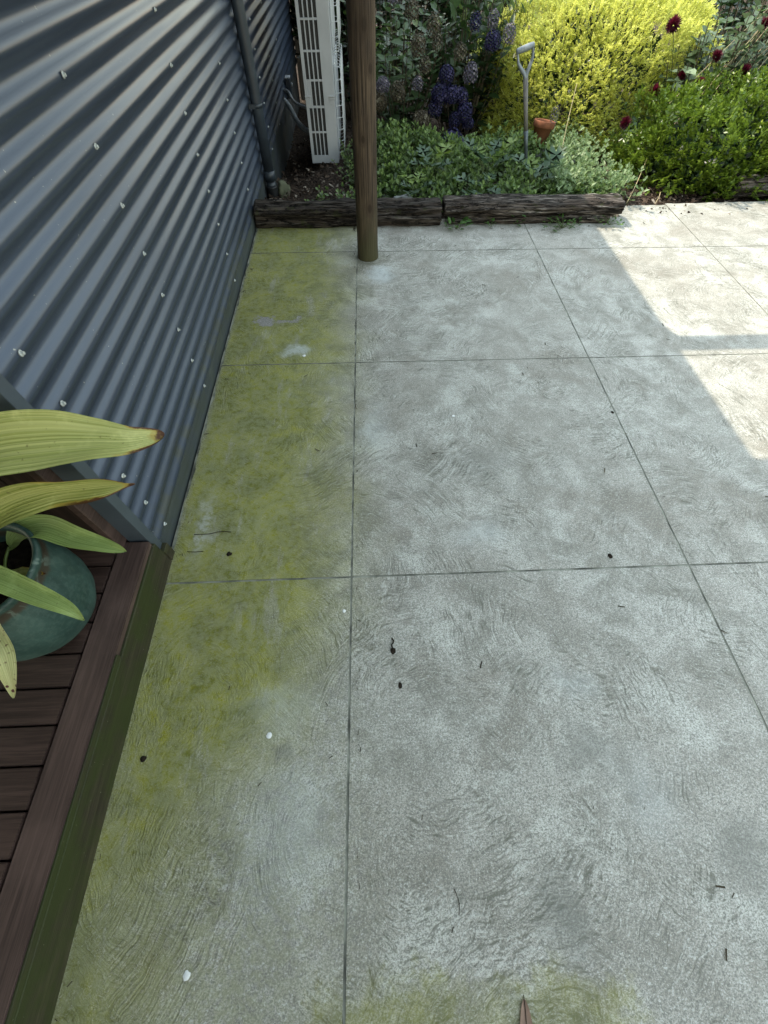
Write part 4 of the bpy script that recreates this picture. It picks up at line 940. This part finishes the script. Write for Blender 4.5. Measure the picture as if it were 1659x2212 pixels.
# --- clipped and loose shrubs: sprays of small leaves over a dome
def spray_shrub(name, c, rad, nsp, leafsize, mat, label, cat, spray=.12, pairs=7, droop=.2, inner=.72, lump=.10, front=None, W=1.0, group=None, upb=.35, core=True, seed=0., box_=0.0):
    z0 = c[2]; e = tag(empty(name, (c[0], c[1], ground_z(c[0], c[1]))), label, cat, group)
    P = []; D = []; N = []; S = []; R = []; sg = []
    cnt = 0
    while cnt < nsp:
        d = rng.normal(0, 1, 3); d /= np.linalg.norm(d)
        if d[2] < -.35: continue
        if d[1] > .45 and rng.random() < .8: continue
        cnt += 1
        l = 1 + lump * 2.2 * mnoise.noise(Vector((d[0] * 2.6 + seed, d[1] * 2.6, d[2] * 2.6))) + lump * mnoise.noise(Vector((d[0] * 7 + seed, d[1] * 7, d[2] * 7)))
        if box_: k_ = (abs(d[0]) ** 4 + abs(d[1]) ** 4 + abs(d[2]) ** 4) ** -.25; l *= 1 + (k_ - 1) * box_
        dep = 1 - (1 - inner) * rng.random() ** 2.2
        p = np.array([c[0] + d[0] * rad[0] * l * dep, c[1] + d[1] * rad[1] * l * dep, c[2] + d[2] * rad[2] * l * dep])
        if p[2] < ground_z(p[0], p[1]) + .01: continue
        g = norm(np.array([[d[0] / rad[0], d[1] / rad[1], d[2] / rad[2]]]))[0] + rng.normal(0, .45, 3) + np.array([0, 0, upb]); g /= np.linalg.norm(g)
        L = spray * rng.uniform(.5, 1.25); side = np.cross(g, (0, 0, 1)) + rng.normal(0, .3, 3); side /= np.linalg.norm(side); tone = rng.random()
        tip = p + g * L - np.array([0, 0, droop * L]); sg.append(([p, p + g * L * .55, tip], .0011, .0006))
        for i in range(pairs):
            s = (i + .5) / pairs; q = p + g * L * s - np.array([0, 0, droop * L * s * s])
            for w in (1, -1):
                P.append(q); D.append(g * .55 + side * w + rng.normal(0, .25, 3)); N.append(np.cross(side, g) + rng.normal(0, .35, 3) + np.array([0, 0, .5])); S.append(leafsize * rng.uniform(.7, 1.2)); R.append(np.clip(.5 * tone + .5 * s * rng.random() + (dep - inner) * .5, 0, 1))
    put_leaves('foliage', P, D, N, S, mat, e, SM_V, SM_F, W, rnd=np.array(R))
    ss = sg[::3]; stems_mesh('twigs', ss, M['stem'], e)
    bm = bmesh.new()
    for k in range(6):
        a = k * 1.05 + seed; add_tube(bm, smoothpath([(c[0], c[1], ground_z(c[0], c[1]) - .02), (c[0] + math.cos(a) * rad[0] * .2, c[1] + math.sin(a) * rad[1] * .2, c[2] + rad[2] * .2), (c[0] + math.cos(a) * rad[0] * .6, c[1] + math.sin(a) * rad[1] * .6, c[2] + rad[2] * .55)], 8), [.022 - .002 * i for i in range(8)], 7)
    obj_bm('trunk', bm, M['stem'], e)
    if core:          # dense inner foliage, coloured near-black to paint the shade between the sprays
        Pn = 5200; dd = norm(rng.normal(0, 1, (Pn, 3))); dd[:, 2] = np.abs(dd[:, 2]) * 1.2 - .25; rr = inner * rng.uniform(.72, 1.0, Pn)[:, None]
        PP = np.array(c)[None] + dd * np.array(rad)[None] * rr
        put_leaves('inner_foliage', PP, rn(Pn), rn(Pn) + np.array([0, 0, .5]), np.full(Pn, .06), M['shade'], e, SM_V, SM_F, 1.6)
    return e
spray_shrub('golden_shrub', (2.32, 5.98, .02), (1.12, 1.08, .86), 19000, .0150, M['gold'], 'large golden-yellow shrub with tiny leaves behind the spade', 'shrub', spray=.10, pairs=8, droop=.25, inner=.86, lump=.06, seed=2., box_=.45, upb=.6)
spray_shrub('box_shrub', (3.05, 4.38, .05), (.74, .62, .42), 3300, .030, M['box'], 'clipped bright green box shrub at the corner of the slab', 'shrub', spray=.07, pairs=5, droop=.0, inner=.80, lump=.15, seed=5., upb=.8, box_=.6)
# dark hedge closing the back of the garden
for i, (x, y, rx, ry, h, lb) in enumerate(((-.42, 7.6, .42, .4, 1.4, 'dark laurel bush behind the air conditioner'), (.35, 7.3, .75, .5, 1.35, 'dark laurel bush behind the pale hydrangea'), (1.5, 7.6, .8, .5, 1.4, 'dark laurel bush between the hydrangeas and the golden shrub'), (4.5, 6.6, .9, .8, 1.5, 'dark laurel bush behind the crimson dahlias'))):
    leafy_bush('laurel_bush', (x, y), rx, ry, h, 90, 8, .15, M['shade'], lb, 'shrub', 'dark laurels closing the garden', W=1.0)

# --- dahlias
dh = leafy_bush('dahlia_plant', (3.20, 4.85), .66, .38, 1.02, 84, 7, .120, M['dahl'], 'leafy dahlia with dark crimson flowers beside the golden shrub', 'dahlia', W=1.25)
def dahlia(c, r, face, spent=0):
    P = []; D = []; N = []; S = []; R = []; f = np.array(face, float); f /= np.linalg.norm(f)
    for k in range(120):
        th = (k / 120) ** .6 * 1.75; a = k * 2.39996; t1 = np.cross(f, (0.2, .3, 1)); t1 /= np.linalg.norm(t1); t2 = np.cross(f, t1)
        d = f * math.cos(th) + (t1 * math.cos(a) + t2 * math.sin(a)) * math.sin(th); p = np.array(c) + d * r * .15
        P.append(p); D.append(d + rng.normal(0, .06, 3)); N.append(f + rng.normal(0, .2, 3)); S.append(r * rng.uniform(.8, 1.08)); R.append(np.clip(rng.random() * .7 + .35 * d[2], 0, 1))
    h = put_leaves('flower', P, D, N, S, M['crimson'], dh, SM_V, SM_F, .42, rnd=np.array(R))
    base = np.array([3.2 + (c[0] - 3.2) * .4, 5.0, ground_z(3.2, 5)])
    stems_mesh('flower_stalk', [(smoothpath([base, (base + np.array(c)) / 2 + np.array([0, 0, .12]), np.array(c) - f * r * .2], 10), .0035, .0025)], M['gstem'], dh)
for q in (((2.345, 4.60, .785), .060, (-.5, -.6, .4)), ((2.50, 4.60, .565), .0, 0), ((2.42, 4.62, .43), .056, (-.2, -.9, .2)), ((2.78, 4.60, .625), .050, (.3, -.6, .7)), ((2.80, 4.6, .440), .0, 0), ((2.64, 4.72, .50), .046, (-.1, -.8, .3)),
          ((2.735, 4.58, .49), .040, (0, -.7, .5)), ((2.27, 4.62, .235), .055, (-.6, -.6, .5)), ((3.03, 4.55, .56), .05, (.3, -.6, .3)), ((3.10, 4.7, .78), .045, (.2, -.6, .5))):
    if q[1]: dahlia(q[0], q[1] * .85, q[2])
seg = []
for k in range(16):
    x = 2.85 + .06 * k + rng.normal(0, .05); a = np.array([x + .55, 5.1, .95 + rng.normal(0, .1)]); b = np.array([x - .45 + rng.normal(0, .1), 4.45, .22 + rng.normal(0, .08)])
    seg.append((smoothpath([b, (a + b) / 2 + np.array([0, -.05, .06]), a], 8), .0030, .0020))
stems_mesh('dry_stalk', seg, M['straw'], dh)
# pale dry stalks crossing the mulch by the box shrub
def stalk(name, pts, r, mat, label, cat, group=None):
    bm = bmesh.new(); add_tube(bm, smoothpath(pts, 14), r, 6); return tag(obj_bm(name, bm, mat), label, cat, group)
stalk('dry_stalk', [(2.08, 3.72, -.01), (2.22, 3.95, .03), (2.36, 4.2, .12)], .0028, M['straw'], 'long pale dry stalk leaning on the left of the box shrub', 'stalk')
stalk('dry_stalk', [(2.28, 3.67, .0), (2.33, 3.74, .02), (2.36, 3.80, .03)], .0026, M['straw'], 'short pale dry stalk at the edge of the slab', 'stalk')
stalk('dry_stalk', [(1.66, 4.30, .16), (1.70, 4.45, .28), (1.78, 4.7, .46)], .0022, M['straw'], 'thin dry stalk arching over the sunlit mint', 'stalk')
tpf = tag(empty('potted_hyacinth', (1.66, 4.73, .18)), 'faded lilac flower spike in the terracotta pot', 'flower')
flower_head(tpf, (1.665, 4.70, .265), .034, M['lilac'], 1.9)
stems_mesh('stem', [([np.array([1.63, 4.74, .18]), np.array([1.655, 4.71, .23])], .003, .003)], M['gstem'], tpf)

# --- bark chips over the soil, litter on the slab
n = 9000; x = rng.uniform(-.8, 3.0, n); y = 3.50 + 2.6 * rng.random(n) ** 1.4
z = np.array([ground_z(a, b) for a, b in zip(x, y)]) + rng.uniform(.008, .03, n)
CH = np.array([(-.3, 0, 0), (.3, .05, .0), (.34, .95, .1), (-.26, 1, .05)]); CF = np.array([(0, 1, 2), (0, 2, 3)])
tag(put_leaves('bark_mulch', np.stack([x, y, z], 1), rn(n) * np.array([1, 1, .3]), rn(n) * .4 + np.array([0, 0, 1]), rng.uniform(.012, .042, n), M['chip'], None, CH, CF, .7, rnd=rng.random(n) ** 1.5),
    'brown bark chips scattered over the garden soil', 'mulch', kind='stuff')
n = 800; x = rng.uniform(-.72, 2.6, n); y = -.45 + 4.0 * rng.random(n) ** .8
k = np.arange(n); jm = k % 5 == 0; x[jm] = -.068 + rng.normal(0, .004, jm.sum()); wl = k % 7 == 1; x[wl] = -.755 + np.abs(rng.normal(0, .012, wl.sum())); lg = k % 4 == 2; y[lg] = 3.30 + rng.normal(0, .02, lg.sum())
a = rng.random(n) * 6.28; a[jm] = PI / 2 + rng.normal(0, .15, jm.sum())
tag(put_leaves('leaf_litter', np.stack([x, y, np.full(n, .0022)], 1), np.stack([np.cos(a), np.sin(a), np.zeros(n)], 1), rn(n) * .15 + np.array([0, 0, 1]), rng.choice([.005, .008, .013, .024], n, p=[.50, .3, .15, .05]), M['debris'], None, CH, CF, .28),
    'tiny dark twigs and leaf bits scattered on the slab', 'litter', kind='stuff')
def flake(name, x, y, r, mat, label, cat, group=None, asp=1., h=.004, seed=0):
    bm = bmesh.new(); vs = []; m = 12; c = bm.verts.new((x, y, h))
    for q in range(m):
        a = 2 * PI * q / m; rr = r * (1 + .35 * mnoise.noise(Vector((math.cos(a) * 1.5, math.sin(a) * 1.5, seed)))); vs.append(bm.verts.new((x + rr * math.cos(a), y + rr * asp * math.sin(a), .0012)))
    for q in range(m): bm.faces.new((c, vs[q], vs[(q + 1) % m]))
    return tag(obj_bm(name, bm, mat, smooth=True), label, cat, group)
flake('white_fleck', -.332, .110, .0085, M['white'], 'largest round white fleck on the slab below the joint crossing', 'fleck', 'white flecks on the slab', seed=1)
flake('white_fleck', -.471, -.381, .0085, M['white'], 'white fleck nearest the camera near the deck side', 'fleck', 'white flecks on the slab', seed=2)
flake('white_fleck', -.341, 1.895, .009, M['white'], 'white fleck on algae just beyond the second cross joint', 'fleck', 'white flecks on the slab', seed=3)
flake('white_fleck', .396, 1.421, .007, M['white'], 'white fleck on the clean middle slab', 'fleck', 'white flecks on the slab', seed=4)
flake('white_fleck', -.112, .485, .006, M['white'], 'small white fleck beside the long joint', 'fleck', 'white flecks on the slab', seed=5)
flake('dark_clod', .895, .661, .010, M['potsoil'], 'dark clod just beyond the nearest cross joint on the right', 'clod', 'dark clods on the slab', h=.007, seed=6)
flake('dark_clod', .052, .343, .009, M['potsoil'], 'dark clod with a bent tail right of the long joint', 'clod', 'dark clods on the slab', asp=1.3, h=.004, seed=7)
flake('dark_clod', .069, .234, .007, M['potsoil'], 'smaller dark clod nearer the camera right of the long joint', 'clod', 'dark clods on the slab', asp=1.4, h=.004, seed=8)
flake('dark_clod', -.55, .724, .010, M['potsoil'], 'dark clod on algae near the corner of the deck', 'clod', 'dark clods on the slab', h=.007, seed=9)
flake('dark_clod', 1.165, 1.418, .008, M['potsoil'], 'dark clod sitting in the right-hand long joint', 'clod', 'dark clods on the slab', h=.005, seed=10)
flake('dark_clod', -.692, .065, .009, M['potsoil'], 'dark clod in algae beside the deck side', 'clod', 'dark clods on the slab', h=.006, seed=11)
stalk('twig', [(-.698, .814, .003), (-.64, .812, .006), (-.60, .822, .005), (-.556, .819, .004)], .0016, M['potsoil'], 'longer dark twig on algae near the deck corner', 'twig', 'twigs near the deck corner')
stalk('twig', [(-.709, .740, .003), (-.68, .736, .005), (-.648, .738, .004)], .0013, M['potsoil'], 'shorter dark twig nearest the deck corner', 'twig', 'twigs near the deck corner')
stalk('twig', [(.050, .385, .003), (.056, .372, .005), (.049, .362, .004), (.052, .345, .004)], .0020, M['potsoil'], 'bent dark twig touching the clod right of the long joint', 'twig')
stalk('twig', [(.176, -.255, .003), (.185, -.28, .004), (.182, -.305, .003)], .0009, M['potsoil'], 'thin curved dark twig near the bottom of the slab', 'twig')
# brown dead leaf
dl = tag(empty('dead_leaf', (.303, -.50, .004)), 'flat brown dead leaf lying at the bottom edge of the slab', 'leaf')
bm = bmesh.new(); L = []; nL = 14
for i in range(nL + 1):
    s = i / nL; w = .017 * math.sin(PI * min(1, s * .93 + .03)) ** .8 * (1 + .08 * math.sin(17 * s)); yy = -.451 - .11 * s; xx = .312 - .012 * s
    L.append([bm.verts.new((xx - w, yy, .0035 + .002 * math.sin(6 * s))), bm.verts.new((xx, yy, .0018)), bm.verts.new((xx + w * .95, yy, .005 + .002 * math.sin(5 * s)))])
for i in range(nL):
    for j in range(2): bm.faces.new((L[i][j], L[i][j + 1], L[i + 1][j + 1], L[i + 1][j]))
obj_bm('blade', bm, M['deadleaf'], dl, smooth=True)
bm = bmesh.new(); add_tube(bm, [(.312, -.444, .004), (.311, -.47, .0035), (.300, -.56, .0035)], .0008, 6); obj_bm('midrib', bm, M['potsoil'], dl)
